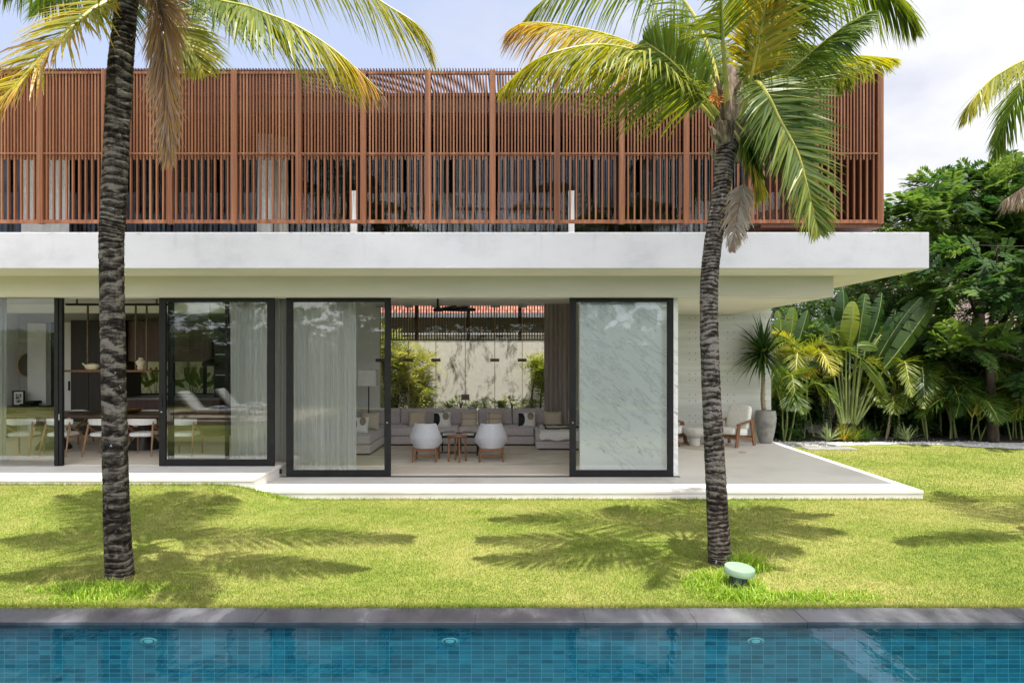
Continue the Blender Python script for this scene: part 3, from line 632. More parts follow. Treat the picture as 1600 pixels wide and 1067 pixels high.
curtain(110, 160, 11.55, 3.45, 5.4, curtain_d, 'brown curtain upstairs behind the slats near the left palm trunk', amp=.03, wl=.1, seed=9)
curtain(1180, 1228, 11.55, 3.45, 5.4, sheer_g, 'grey curtain upstairs behind the hanging palm frond', amp=.03, wl=.1, seed=10)

# ------------------------------------------------------------------ living room furniture
def cushion(px, py, D, w, h, mat, label, tilt=.25, roll=0.0, kind='sofa_cushion', extra=None):
    p = at(px, py, D); rot = rotz(0) @ rotx(-tilt) @ np.array(((math.cos(roll),0,math.sin(roll)),(0,1,0),(-math.sin(roll),0,math.cos(roll))))
    # pillow: superellipse in the x-z plane, lens-shaped in depth
    m = MB(); N = 14; vs = []; idx = {}
    for s_ in (1, -1):
        for i in range(N+1):
            for j in range(N+1):
                u, v = 2*i/N-1, 2*j/N-1
                k = 1 - .06*(1-abs(v)**2)*abs(u)**3; k2 = 1 - .06*(1-abs(u)**2)*abs(v)**3
                t = .075*((1-u**4)*(1-v**4))**.5
                vs.append(p + rot @ np.array((u*w/2*k, -s_*t, v*h/2*k2)))
    fs = []
    for s_ in (0, 1):
        o = s_*(N+1)**2
        for i in range(N):
            for j in range(N):
                q = (o+i*(N+1)+j, o+(i+1)*(N+1)+j, o+(i+1)*(N+1)+j+1, o+i*(N+1)+j+1); fs.append(q if s_ == 0 else q[::-1])
    m.add(vs, fs)
    root = thing(kind, label, 'cushion', p, 'cushions along the sofa')
    m.build('cover', mat, root, True)
    if extra:
        for nm, shape, mm in extra:
            def inside(u, v):
                c_ = False; k = len(shape)
                for i in range(k):
                    (x1, y1), (x2, y2) = shape[i], shape[i-1]
                    if (y1 > v) != (y2 > v) and u < (x2-x1)*(v-y1)/(y2-y1)+x1: c_ = not c_
                return c_
            G = 56; e = MB()
            def pt(u, v, off):
                k = 1 - .06*(1-abs(v)**2)*abs(u)**3; k2 = 1 - .06*(1-abs(u)**2)*abs(v)**3
                return p + rot @ np.array((u*w/2*k, -.075*max((1-u**4)*(1-v**4), 0)**.5 - off, v*h/2*k2))
            for i in range(G):
                for j in range(G):
                    u0, u1, v0, v1 = 2*i/G-1, 2*(i+1)/G-1, 2*j/G-1, 2*(j+1)/G-1
                    if inside((u0+u1)/2, (v0+v1)/2): e.add([pt(u0, v0, .005), pt(u1, v0, .005), pt(u1, v1, .005), pt(u0, v1, .005)], [(0, 1, 2, 3)])
            e.build(nm, mm, root)
    return root
def oval(cu, cv, ru, rv, a0=0, a1=360, n=22): return [(cu+ru*math.cos(R(a0+(a1-a0)*k/n)), cv+rv*math.sin(R(a0+(a1-a0)*k/n))) for k in range(n if a1-a0 == 360 else n+1)]
S = thing('sectional_sofa', 'long mauve grey sectional sofa below the rear glass wall', 'sofa', at(740, 697, 13.5))
m = MB(); m.box(-2.52, .44, 13.5, 14.2, .04, .20); m.build('base', sofa_m, S, bevel=.02, seg=3)
for x0, x1 in ((-2.52, -1.06), (-1.055, .435)): MB().box(x0, x1, 13.48, 14.2, .205, .375).build('seat_cushion', sofa_m, S, True, .04, 4)
m = MB(); m.box(.45, 1.55, 12.86, 14.2, .04, .19); m.build('chaise_base', sofa_m, S, bevel=.02, seg=3); MB().box(.45, 1.55, 12.84, 14.2, .195, .36).build('chaise_cushion', sofa_m, S, True, .04, 4)
m = MB(); m.box(-3.28, -2.53, 12.2, 14.2, .04, .20); m.build('return_base', sofa_m, S, bevel=.02, seg=3); MB().box(-3.28, -2.53, 12.18, 14.2, .205, .375).build('return_cushion', sofa_m, S, True, .04, 4)
for x0, x1 in ((-3.28, -2.3), (-2.29, -1.42), (-1.41, -.72), (-.71, .0), (.01, .72), (.73, 1.55)): MB().box(x0, x1, 13.98, 14.2, .37, .705).build('back_cushion', sofa_m, S, True, .06, 4)
MB().box(-3.28, -3.06, 12.3, 13.97, .37, .69).build('side_cushion', sofa_m, S, True, .06, 4)
m = MB(); m.box(-2.48, 1.5, 13.52, 14.15, 0.006, .04); m.box(.5, 1.5, 12.9, 13.52, .006, .04); m.box(-3.25, -2.55, 12.24, 13.52, .006, .04); m.build('plinth', black_m, S)

white_art = lambda: [('black_patch', [(-.97,-.86)] + oval(-.62, 0, .42, .82, -75, 75) + [(-.97,.86)], blackfab_m), ('taupe_patch', oval(.42, .42, .36, .5), taupe_m)]
cross = lambda mat: [('stripe', [(-.97,.12),(.0,.10),(.97,.12),(.97,.05),(0,.03),(-.97,.05)], mat)]
cross2 = lambda mat: cross(mat) + [('stripe', [(-.62,-.95),(-.55,-.95),(-.55,.95),(-.62,.95)], mat)]
cushion(652, 655, 13.75, .37, .33, cush_beige, 'plain sand cushion nearest the yellow bush, on the grey sofa')
cushion(691, 656, 13.72, .36, .32, cush_white, 'white cushion with black half circle above the left armchair', extra=white_art())
cushion(733, 656, 13.74, .33, .32, cush_beige, 'beige cushion with one thin dark stripe behind the round side table', extra=cross(walnut_m))
cushion(772, 656, 13.74, .35, .32, cush_beige, 'beige cushion with two crossing dark stripes above the right armchair', extra=cross2(walnut_m))
cushion(823, 656, 13.72, .36, .32, cush_white, 'white cushion with black half circle beside the chaise', extra=white_art())
cushion(864, 655, 13.78, .36, .32, cush_beige, 'plain sand cushion on the chaise next to the dark curtain')
cushion(578, 658, 12.9, .35, .33, cush_beige, 'beige cushion on the sofa arm behind the glass door', tilt=.2)
cushion(562, 665, 12.6, .33, .33, cush_white, 'white and black cushion on the sofa arm behind the glass door', tilt=.3, extra=white_art())
# throw over the chaise
def throw():
    vs = []; nx, ny = 26, 22
    prof = [(13.9, .385), (13.4, .378), (13.0, .376), (12.86, .372), (12.822, .35), (12.815, .30), (12.813, .25), (12.812, .21)]
    ys = np.interp(np.linspace(0, 7, ny), range(8), [p[0] for p in prof]); zs = np.interp(np.linspace(0, 7, ny), range(8), [p[1] for p in prof])
    for i in range(ny):
        for j in range(nx):
            x = .52 + .95*j/(nx-1); wob = .010*math.sin(x*31+i*.5)
            vs.append((x + .015*math.sin(i*.7), ys[i] - (abs(wob) if i > 12 else 0)-.004, zs[i] + (.008+wob*.4 if i <= 12 else -.02*math.sin(x*17)*(i/ny))))
    m = MB(); m.add(vs, [(i*nx+j, i*nx+j+1, (i+1)*nx+j+1, (i+1)*nx+j) for i in range(ny-1) for j in range(nx-1)])
    o = m.build('throw_blanket', cush_white, None, True); tag(o, 'white throw with black outline draped over the sofa chaise', 'blanket')
    s = o.modifiers.new('thick', 'SOLIDIFY'); s.thickness = .008
    k = MB(); pts = [(.72+.33*math.cos(a)+.12*math.cos(2*a), 13.35+.35*math.sin(a), .412) for a in np.linspace(0, 6.283, 40)]
    pts = [(x+.15, y, z-.008) for x, y, z in pts]; k.tube(pts, .014, 6); k.build('outline', blackfab_m, o)
throw()

def armchair():
    r = thing('armchair', 'x', 'armchair', (0, 0, 0), 'grey armchairs before the sofa')
    # faces +y; back shell seen from -y
    lv = [(.195, .172, .19), (.29, .222, .23), (.395, .276, .27), (.43, .279, .275), (.54, .238, .26), (.645, .196, .24)]
    m = MB(); NA = 33; vs = []; K = len(lv)
    def ring(rx, ry, z, a, th):
        return ((rx-th)*math.sin(a)*1.0, -(ry-th)*math.cos(a) + .02, z)
    ang = [R(-118 + 236*i/(NA-1)) for i in range(NA)]
    for side in (0, 1):
        for k in range(K):
            z, rx, ry = lv[k]
            for a in ang:
                top = .645 - .20*sst(np.array((abs(math.degrees(a))-66)/38)) - .04*sst(np.array((abs(math.degrees(a))-90)/28)); zz = .20 + (z-.20)*(float(top)-.20)/.445
                vs.append(ring(rx, ry, zz - side*(.012 if k == K-1 else 0), a, side*.062))
    fs = []
    for side in (0, 1):
        o = side*K*NA
        for k in range(K-1):
            for i in range(NA-1):
                q = (o+k*NA+i, o+k*NA+i+1, o+(k+1)*NA+i+1, o+(k+1)*NA+i); fs.append(q if side == 0 else q[::-1])
    o = K*NA
    for i in range(NA-1): fs += [((K-1)*NA+i, (K-1)*NA+i+1, o+(K-1)*NA+i+1, o+(K-1)*NA+i), (i, i+1, o+i+1, o+i)[::-1]]
    for k in range(K-1): fs += [(k*NA, (k+1)*NA, o+(k+1)*NA, o+k*NA), (k*NA+NA-1, (k+1)*NA+NA-1, o+(k+1)*NA+NA-1, o+k*NA+NA-1)[::-1]]
    m.add(vs, fs); sh = m.build('back_shell', uph_m, r, True); md = sh.modifiers.new('bevel', 'BEVEL'); md.width = .012; md.segments = 3; md.limit_method = 'ANGLE'; md.angle_limit = R(50)
    m = MB(); m.sup((0, .07, .285), (.40, .44, .15), .35, .45, 28, 12); m.build('seat_cushion', uph_m, r, True)
    f = MB(); f.bar((-.185, -.17, .205), (.185, -.17, .205), .035, .04); f.bar((-.185, .20, .205), (.185, .20, .205), .035, .04); f.bar((-.185, -.15, .206), (-.185, .18, .206), .035, .04); f.bar((.185, -.15, .206), (.185, .18, .206), .035, .04)
    f.bar((-.17, -.165, .105), (.17, -.165, .105), .022, .022); f.build('frame', walnut_m, r, bevel=.004)
    for sx in (-1, 1):
        for y in (-.185, .215):
            MB().tube([(sx*.187, y*.94, .226), (sx*.195, y, 0)], [.021, .015], 10).build('leg', walnut_m, r, True)
    return r
a0 = armchair(); a1 = copy_tree(a0)
for o, px, rz, lb in ((a0, 664, -.03, 'grey upholstered armchair standing left of the round wooden side table'), (a1, 767, .05, 'grey upholstered armchair standing right of the round wooden side table')):
    p = at(px, 722.5, 11.45); o.location = (p[0], 11.58, .014); o.rotation_euler = (0, 0, rz); o['label'] = lb
T = thing('side_table', 'small round walnut side table on four legs between the armchairs', 'side table', (X_(714.5, 11.5), 11.5, .014))
tx = T.location.x; m = MB(); m.lathe([(.02,.415),(.155,.415),(.178,.425),(.182,.445),(.172,.448),(.02,.444)], 36, (tx, 11.5, .014)); m.build('tabletop', walnut_m, T, True)
for a in (0, 90, 180, 270):
    c, s = math.cos(R(a+18)), math.sin(R(a+18)); MB().bar((tx+.14*c, 11.5+.14*s, .43), (tx+.15*c, 11.5+.15*s, .014), .03, .03).build('leg', walnut_m, T, bevel=.004)
C = thing('coffee_table', 'low dark coffee table with books behind the round side table', 'coffee table', (X_(717, 12.35), 12.35, .014))
x0, x1 = X_(685, 12.3), X_(749, 12.3)
b(x0, x1, 12.1, 12.75, .335, .365).build('tabletop', black_m, C, bevel=.004)
for x in (x0+.03, x1-.03, (x0+x1)/2):
    for y in (12.14, 12.70): b(x-.012, x+.012, y-.012, y+.012, .014, .335).build('leg', black_m, C)
b(x0+.02, x1-.02, 12.13, 12.15, .06, .08).build('stretcher', black_m, C)
for (px, w, lb) in ((702, .22, 'stack of pale books on the left of the coffee table'), (731, .22, 'stack of pale books on the right of the coffee table')):
    x = X_(px, 12.35); t = thing('book_stack', lb, 'books', (x, 12.38, .365)); z = .366
    for k in range(3):
        b(x-w/2+.01*k, x+w/2-.008*k, 12.25+.01*k, 12.5, z, z+.017).build('book', [paper_m, bowl_m, darkwood_m][k % 3], t, bevel=.002, seg=1); z += .0175
m = MB(); m.box(-2.9, 1.05, 11.05, 13.7, .0065, .014); tag(m.build('area_rug', rug_m, bevel=.004, seg=1), 'mottled beige wool rug under the armchairs and coffee table', 'rug')
# floor lamp behind the glass door
p = at(576, 600, 13.3); L = thing('floor_lamp', 'floor lamp with square pale shade behind the glass door', 'lamp', (p[0], 13.3, .006))
m = MB(); m.lathe([(.001,0),(.14,0),(.14,.02),(.02,.03)], 24, (p[0], 13.3, .006)); m.build('base', black_m, L, True)
MB().tube([(p[0], 13.3, .03), (p[0], 13.3, 1.42)], .012, 10).build('pole', black_m, L, True)
b(p[0]-.17, p[0]+.17, 13.13, 13.47, 1.20, 1.52).build('lamp_shade', cream_m, L, bevel=.01)
# ceiling fan
p = at(700, 482, 11.6); Fn = thing('ceiling_fan', 'black ceiling fan with broad paddle blades under the living room ceiling', 'fan', (p[0], 11.7, 2.859)); fx_, fy_ = X_(684, 11.5), 11.5
m = MB(); m.tube([(fx_, fy_, 2.859), (fx_, fy_, 2.60)], .018, 10); m.build('rod', black_m, Fn, True)
m = MB(); m.lathe([(.01,0),(.07,.005),(.085,.035),(.05,.07),(.01,.075)], 24, (fx_, fy_, 2.53)); m.build('motor', black_m, Fn, True)
for a in (8, -38, -60):
    d = np.array((math.cos(R(a)), math.sin(R(a)), 0)); s = np.array((-d[1], d[0], .30)); o0 = np.array((fx_, fy_, 2.56)); vs = []
    for zz in (0, .03):
        for r_, w_ in ((.05, .05), (.20, .085), (.40, .095), (.58, .075), (.64, .03)): vs += [o0+d*r_-s*w_+(0,0,zz), o0+d*r_+s*w_+(0,0,zz)]
    m = MB(); fs = []
    for k in range(4): fs += [(2*k, 2*k+1, 2*k+3, 2*k+2)[::-1], (10+2*k, 10+2*k+1, 10+2*k+3, 10+2*k+2), (2*k, 2*k+2, 10+2*k+2, 10+2*k), (2*k+1, 10+2*k+1, 10+2*k+3, 2*k+3)]
    fs += [(0, 10, 11, 1), (8, 9, 19, 18)]; m.add(vs, fs); m.build('blade', black_m, Fn)

# ------------------------------------------------------------------ dining room
def dining_chair():
    r = thing('dining_chair', 'x', 'chair', (0, 0, 0), 'white cushioned dining chairs')
    m = MB(); m.sup((0, .02, .345), (.40, .38, .075), .5, .5, 28, 10); m.build('seat', cream_m, r, True)
    m = MB(); vs = []; N = 18
    for i in range(N+1):
        a = R(-62 + 124*i/N); tz = .055*(1 - .25*(abs(i-N/2)/(N/2))**2)
        for (dr, dz) in ((0, -tz), (-.012, -tz*.9), (-.014, 0), (-.012, tz*.9), (0, tz), (.026, tz*.9), (.030, 0), (.026, -tz*.9)):
            rr = .255 - dr; vs.append((rr*math.sin(a), -rr*math.cos(a)*.82 + .03, .555+dz))
    fs = [(i*8+j, i*8+(j+1) % 8, (i+1)*8+(j+1) % 8, (i+1)*8+j) for i in range(N) for j in range(8)] + [tuple(range(8)), tuple(N*8+j for j in range(8))[::-1]]
    m.add(vs, fs); m.build('backrest', cream_m, r, True)
    for sx in (-1, 1):
        MB().tube([(sx*.195, -.10, .56), (sx*.215, -.15, .36), (sx*.235, -.235, 0)], [.016, .018, .011], 10).build('leg', oak_m, r, True)
        MB().tube([(sx*.19, .17, .37), (sx*.20, .19, 0)], [.017, .011], 10).build('leg', oak_m, r, True)
        MB().tube([(sx*.212, -.13, .50), (sx*.222, .05, .40), (sx*.19, .17, .35)], [.014, .017, .015], 8).build('arm', oak_m, r, True)
        MB().bar((sx*.20, -.13, .312), (sx*.19, .17, .312), .02, .03).build('rail', oak_m, r)
    return r
c0 = dining_chair()
lbs = ['white dining chair at the left end of the near row, behind fixed glass', 'white dining chair just behind the black door post', 'white dining chair partly hidden by the dark palm trunk', 'white dining chair in the open doorway right of the palm trunk', 'white dining chair seen through the wide sliding glass door']
for k, (px, lb) in enumerate(zip((36, 97, 163, 224, 288), lbs)):
    o = c0 if k == 0 else copy_tree(c0); o.location = (X_(px, 11.2), 11.22, DZ+.006); o.rotation_euler = (0, 0, [.05, -.10, .03, .02, -.04][k]); o['label'] = lb
lbs = ['white chair on the far side of the dining table near the kitchen door', 'white chair on the far side of the dining table behind the brass bowl']
for k, (px, lb) in enumerate(zip((116, 231), lbs)):
    o = copy_tree(c0); o.location = (X_(px, 12.75), 12.72, DZ+.006); o.rotation_euler = (0, 0, math.pi+.03); o['label'] = lb
TB = thing('dining_table', 'long dark wooden dining table behind the white chairs', 'table', (-6.6, 12.0, DZ+.006))
x0, x1 = X_(-10, 11.5), X_(268, 11.5)
b(x0, x1, 11.5, 12.42, .745, .79).build('tabletop', darkwood_m, TB, bevel=.008)
for x in (x0+.7, x1-.7): m = MB(); m.lathe([(.28,0),(.27,.04),(.12,.25),(.11,.4),(.2,.58),(.3,.581)], 28, (x, 11.96, DZ+.006)); m.build('pedestal', cab_m, TB, True)
p = at(205, 643, 11.9); m = MB(); m.lathe([(.02,0),(.06,0),(.15,.035),(.175,.07),(.168,.07),(.14,.042),(.05,.012),(.01,.011)], 30, (p[0], 11.9, .791)); tag(m.build('brass_bowl', brass_m, None, True), 'shallow brass bowl on the dining table', 'bowl')
# hanging shelf over the table
H = thing('hanging_shelf', 'black hanging rack with a wooden shelf over the dining table', 'shelf', (X_(175, 11.9), 11.9, 2.779))
xa, xb = X_(104, 11.9), X_(262, 11.9)
b(xa, xb, 11.86, 11.94, 2.665, 2.70).build('top_bar', black_m, H)
for px in (137, 212, 229): x = X_(px, 11.9); b(x-.012, x+.012, 11.888, 11.912, 1.545, 2.664).build('rod', bronze_m, H)
for px in (120, 245): x = X_(px, 11.9); b(x-.01, x+.01, 11.89, 11.91, 2.70, 2.779).build('hanger', black_m, H)
b(xa, X_(243, 11.9), 11.78, 12.02, 1.51, 1.545).build('shelf', walnut_m, H, bevel=.003, seg=1)
x = X_(144, 11.9); t = thing('ceramic_teapot', 'cream ceramic pot with small spout on the hanging shelf', 'ornament', (x, 11.9, 1.545))
m = MB(); m.lathe([(.01,0),(.075,.003),(.10,.045),(.09,.09),(.05,.105),(.01,.115)], 24, (x, 11.9, 1.546), 1.2); m.build('body', ceramic_m, t, True)
MB().tube([(x-.10, 11.9, 1.60), (x-.15, 11.9, 1.64), (x-.17, 11.9, 1.66)], [.022, .014, .012], 8).build('spout', ceramic_m, t, True)
x = X_(220, 11.9); m = MB(); m.lathe([(.01,0),(.05,0),(.062,.03),(.05,.06),(.075,.10),(.088,.14),(.045,.175),(.03,.195),(.04,.21),(.01,.21)], 24, (x, 11.9, 1.546)); tag(m.build('ceramic_vase', ceramic_m, None, True), 'cream lumpy vase on the hanging shelf beside the rods', 'vase')
# kitchen
K = thing('kitchen_cabinet', 'tall black kitchen cabinet wall behind the dining table', 'cabinet', (-8.7, 14.2, DZ+.006))
x0, x1 = X_(111, 14.0), X_(196, 14.0)
b(x0, x1, 14.0, 14.59, DZ+.006, 2.52).build('carcass', cab_m, K)
for k in range(3): xa = x0+(x1-x0)*k/3; b(xa+.004, xa+(x1-x0)/3-.004, 13.978, 13.999, DZ+.08, 2.51).build('door', cab_m, K, bevel=.002, seg=1)
K = thing('wall_cabinet', 'brown wall cabinets above the kitchen window', 'cabinet', (-7, 14.4, 1.7))
x0, x1 = X_(197, 14.1), X_(331, 14.1)
b(x0, x1, 14.1, 14.59, 1.67, 2.5).build('carcass', cab2_m, K)
for k in range(4): xa = x0+(x1-x0)*k/4; b(xa+.003, xa+(x1-x0)/4-.003, 14.08, 14.099, 1.675, 2.495).build('door', cab2_m, K, bevel=.002, seg=1)
K = thing('kitchen_counter', 'dark kitchen counter below the window with planter', 'counter', (-6.9, 14.2, DZ+.006))
b(x0, x1+.3, 13.75, 14.59, DZ+.006, .90).build('carcass', cab2_m, K); b(x0, x1+.32, 13.72, 14.59, .901, .94).build('worktop', pm('stone_worktop', [(.16,.15,.14),(.24,.225,.21)], 5, .4), K, bevel=.003, seg=1)
K = thing('oven_tower', 'black built-in oven tower at the end of the kitchen', 'oven', (X_(347, 14.2), 14.2, DZ+.006)); xo0, xo1 = X_(334, 14.0), X_(364, 14.0)
b(xo0, xo1, 14.0, 14.59, DZ+.006, 2.45).build('carcass', cab_m, K)
for z in (1.08, 1.50): o = b(xo0+.02, xo1-.02, 13.985, 13.999, z, z+.36).build('oven_door', black_m, K); b(xo0+.05, xo1-.05, 13.95, 13.97, z+.31, z+.325).build('handle', steel_m, o)
x = X_(328, 12.6); t = thing('pendant_lamp', 'dark bowl pendant lamp hanging near the oven', 'lamp', (x, 12.6, 2.779))
MB().tube([(x, 12.6, 2.779), (x, 12.6, 1.72)], .006, 8).build('cord', black_m, t); m = MB(); m.lathe([(.02,.13),(.07,.125),(.135,.06),(.14,.0),(.128,0),(.12,.05),(.06,.11),(.02,.115)], 28, (x, 12.6, 1.60)); m.build('lamp_shade', black_m, t, True)
x = X_(103, 14.5); t = thing('interior_door', 'white panelled door beside the black cabinets', 'door', (x, 14.55, DZ)); b(X_(96.5, 14.5), X_(110, 14.5), 14.53, 14.595, DZ+.006, 2.5).build('door_leaf', white_m, t); b(X_(106, 14.5), X_(108, 14.5), 14.50, 14.529, 1.05, 1.25).build('handle', black_m, t)
b(X_(38, 14.45), X_(70, 14.45), 14.52, 14.595, DZ+.006, 2.48)
t = tag(b(X_(40, 14.45), X_(69, 14.45), 14.50, 14.595, DZ+.006, 2.48).build('wall_panel', white_m, None), 'tall pale wall panel left of the dark doorway', 'panel')
b(X_(71, 14.4), X_(95, 14.4), 14.56, 14.597, DZ+.006, 2.5).build('dark_doorway', cab_m, V)
p = at(10, 571, 13.9); t = thing('wall_mirror', 'round bronze mirror with thin rim on the dining wall', 'mirror', (p[0], 14.58, p[2]))
n = 40; m = MB(); rr = .25
m.add([(p[0]+rr*math.cos(2*math.pi*j/n), yy, p[2]+rr*math.sin(2*math.pi*j/n)) for yy in (14.56, 14.59) for j in range(n)], [(j, (j+1) % n, n+(j+1) % n, n+j) for j in range(n)] + [tuple(range(n))]); m.build('mirror_glass', mirror_m, t)
m = MB(); m.tube([(p[0]+(rr+.005)*math.cos(2*math.pi*j/n), 14.562, p[2]+(rr+.005)*math.sin(2*math.pi*j/n)) for j in range(n+1)], .014, 8, False); m.build('rim', brass_m, t, True)
x0, x1 = X_(0, 14.1), X_(61, 14.1); t = thing('console_table', 'low black console against the dining room wall', 'console', ((x0+x1)/2, 14.3, DZ+.006)); b(x0, x1, 14.08, 14.48, .66, .74).build('top', cab_m, t); 
for x in (x0+.05, x1-.05): b(x-.04, x+.04, 14.1, 14.46, DZ+.006, .659).build('leg', cab_m, t)
p = at(26, 622, 14.2); t = thing('picture_frame', 'black framed monochrome photograph leaning on the console', 'picture', (p[0], 14.25, .741))
m = MB(); 
for (xa, xb, za, zb) in ((-.125,.125,0,.025),(-.125,.125,.295,.32),(-.125,-.10,.0255,.2945),(.10,.125,.0255,.2945)): m.box(p[0]+xa, p[0]+xb, 14.24, 14.265, .742+za, .742+zb)
m.build('frame', black_m, t); m = MB(); m.box(p[0]-.0995, p[0]+.0995, 14.252, 14.26, .742+.026, .742+.294); m.build('mount', white_m, t); m = MB(); m.box(p[0]-.06, p[0]+.06, 14.2495, 14.2515, .742+.07, .742+.25); m.build('print', ink_m, t)
for k, (px, w) in enumerate(((44, .24), (50, .2))): t = tag(b(X_(px, 14.25)-w/2, X_(px, 14.25)+w/2, 14.15, 14.4, .741+.055*k, .741+.055*k+.052).build('black_box', [cab_m, black_m][k], None, bevel=.004), ['flat black box on the console beside the photograph', 'smaller black box lying on top of the flat box'][k], 'box')

# ------------------------------------------------------------------ terrace furniture
def lounge_chair():
    r = thing('lounge_chair', 'x', 'lounge chair', (0, 0, 0), 'white cushioned lounge chairs on the covered terrace')
    m = MB(); m.sup((0, .02, .29), (.50, .52, .15), .3, .3, 28, 12, rotx(.12)); m.build('seat_cushion', cream_m, r, True)
    m = MB(); m.sup((0, -.26, .55), (.50, .13, .50), .3, .3, 28, 12, rotx(.24)); m.build('back_cushion', cream_m, r, True)
    for sx in (-1, 1):
        MB().bar((sx*.285, -.34, .52), (sx*.285, .20, .44), .07, .028).build('arm', walnut_m, r, bevel=.006)
        MB().bar((sx*.285, .16, .435), (sx*.285, .25, 0), .032, .085, (0, 1, 0)).build('leg', walnut_m, r, bevel=.006)
        MB().bar((sx*.285, -.26, .505), (sx*.285, -.36, 0), .032, .075, (0, 1, 0)).build('leg', walnut_m, r, bevel=.006)
        MB().bar((sx*.27, .22, .20), (sx*.27, -.33, .13), .03, .06).build('rail', walnut_m, r, bevel=.004)
    MB().bar((-.27, .20, .185), (.27, .20, .185), .05, .05).build('crossbar', walnut_m, r); MB().bar((-.27, -.33, .16), (.27, -.33, .16), .05, .05).build('crossbar', walnut_m, r)
    return r
l0 = lounge_chair(); l1 = copy_tree(l0)
p = at(1146, 694, 13.55); l0.location = (p[0]-.02, 13.62, .001); l0.rotation_euler = (0, 0, R(128)); l0['label'] = 'white cushioned lounge chair with wooden arms beside the potted plant'
p = at(1052, 694, 13.6); l1.location = (p[0]-.03, 13.75, .001); l1.rotation_euler = (0, 0, R(-120)); l1['label'] = 'white cushioned lounge chair mostly hidden behind the marble wall'
m = MB(); px_ = X_(1100, 13.5)
m.lathe([(.001,.001),(.60,.001),(.61,.006),(.60,.012),(.001,.012)], 48, (px_, 13.55, 0)); tag(m.build('round_rug', jute_m, None, True), 'round pale jute rug under the concrete bowl table', 'rug')
t = thing('bowl_table', 'round cast concrete bowl table on a short pedestal', 'table', (X_(1085, 13.55), 13.55, .013)); c = tuple(t.location)
m = MB(); m.lathe([(.001,0),(.105,0),(.11,.01),(.11,.13),(.12,.16)], 36, c); m.build('pedestal', bowl_m, t, True)
m = MB(); m.lathe([(.10,.155),(.16,.18),(.215,.25),(.232,.33),(.232,.365),(.222,.37),(.19,.362),(.001,.355)], 40, c); m.build('bowl', bowl_m, t, True)
tag(MB().lathe([(.001,.0005),(.075,.0005),(.075,.004),(.001,.004)], 24, tuple(at(1160, 706.5, 12.66)[:2])+(0,)).build('floor_drain', steel_m, None), 'small round metal floor drain in the terrace', 'drain')

# ------------------------------------------------------------------ plants
def catmull(P, n):
    P = np.array(P, float); P = np.vstack([2*P[0]-P[1], P, 2*P[-1]-P[-2]]); out = []; k = len(P)-3
    for q in np.linspace(0, k-1e-6, n):
        i = int(q); t = q-i; a, b_, c_, d = P[i:i+4]
        out.append(.5*((2*b_)+(-a+c_)*t+(2*a-5*b_+4*c_-d)*t*t+(-a+3*b_-3*c_+d)*t**3))
    return np.array(out)
def leaflets(path, L, tint, g, start=.12, n=70, droop=.5, hint=None, width=.022, ang=(62, 24), tip_tint=None, jit=.10, seg=3, edge=0.0, prof=.55, swing=0.15, droopj=.5, sag=0.0):
    """both rows of leaflets of one pinnate frond -> quads (N,4,3), tints"""
    path = np.asarray(path); s = np.linspace(start, .995, n); m = len(path)
    fi = s*(m-1); i0 = np.minimum(fi.astype(int), m-2); fr = (fi-i0)[:, None]
    pos = path[i0]*(1-fr) + path[i0+1]*fr; tan = nrm(np.gradient(path, axis=0))[i0]
    h = np.array((0, 0, 1.)) if hint is None else np.array(hint, float)
    up = nrm(h - (tan@h)[:, None]*tan); side = np.cross(tan, up)
    u = (s-start)/(1-start); lenf = (np.sin(np.clip(u*.86+.13, 0, 1)*math.pi)**prof)*(1-.35*u)
    Q = []; T = []
    for sg in (-1, 1):
        a = np.radians(ang[0] + (ang[1]-ang[0])*u + g.normal(0, 5, n)); l = L*lenf*(1+g.normal(0, .09, n))
        d = tan*np.cos(a)[:, None] + sg*side*np.sin(a)[:, None] + up*(.12+g.normal(0, .10, n))[:, None]
        d = nrm(d + g.normal(0, swing*.35, (n, 3)) - np.array((0, 0, sag))); dr = droop*(1+droopj*g.normal(0, .5, n))
        pts = [pos]; cur = pos; dd = d
        for k in range(seg):
            cur = cur + dd*(l/seg)[:, None]; pts.append(cur); dd = nrm(dd + np.array((0, 0, -1.))*(dr*.75)[:, None]*(k+1)/seg)
        w = width*(.8+.4*g.random(n)); wp = [.55, 1.0, .72, .06] if seg == 3 else ([.6, 1, .08] if seg == 2 else np.concatenate([[.55], np.linspace(1, .08, seg)]))
        nn = nrm(np.cross(d, up + .3*g.normal(size=(n, 3)))); tt = np.clip(tint + g.normal(0, jit, n)*.6 + (0 if tip_tint is None else (tip_tint-tint)*u**2), 0, 1)
        for k in range(seg):
            A, B = pts[k], pts[k+1]; wa, wb = (w*wp[k]/2)[:, None], (w*wp[k+1]/2)[:, None]
            Q.append(np.stack([A-nn*wa, A+nn*wa, B+nn*wb, B-nn*wb], 1)); e0 = np.clip(tt + edge*(k/seg), 0, 1); e1 = np.clip(tt + edge*((k+1)/seg), 0, 1)
            T.append(np.stack([e0, e0, e1, e1], 1))
    return np.concatenate(Q), np.concatenate(T)
def frond(root, ctrl, L, tint, seed, petiole=None, pr=.020, world=False, **kw):
    g = np.random.default_rng(seed); arch = kw.get('hint') is None; L = L*(1.36 if arch else 1.12); kw['n'] = int(kw.get('n', 70)*(1.9 if arch else 1.5)); kw['width'] = kw.get('width', .022)*(.74 if arch else .84)
    if arch: kw['droop'] = kw.get('droop', .5)*.6; kw['sag'] = .72
    P = np.array(ctrl) if world else np.array([at(*c) for c in ctrl]); path = catmull(P, 40)
    q, t = leaflets(path, L, tint, g, **kw); o = poly_mesh('frond', q, t, palm_m, root)
    m = MB(); m.tube(path, np.linspace(pr, pr*.16, len(path)), 6); m.build('rachis', petiole or petiole_m, o, True); return o
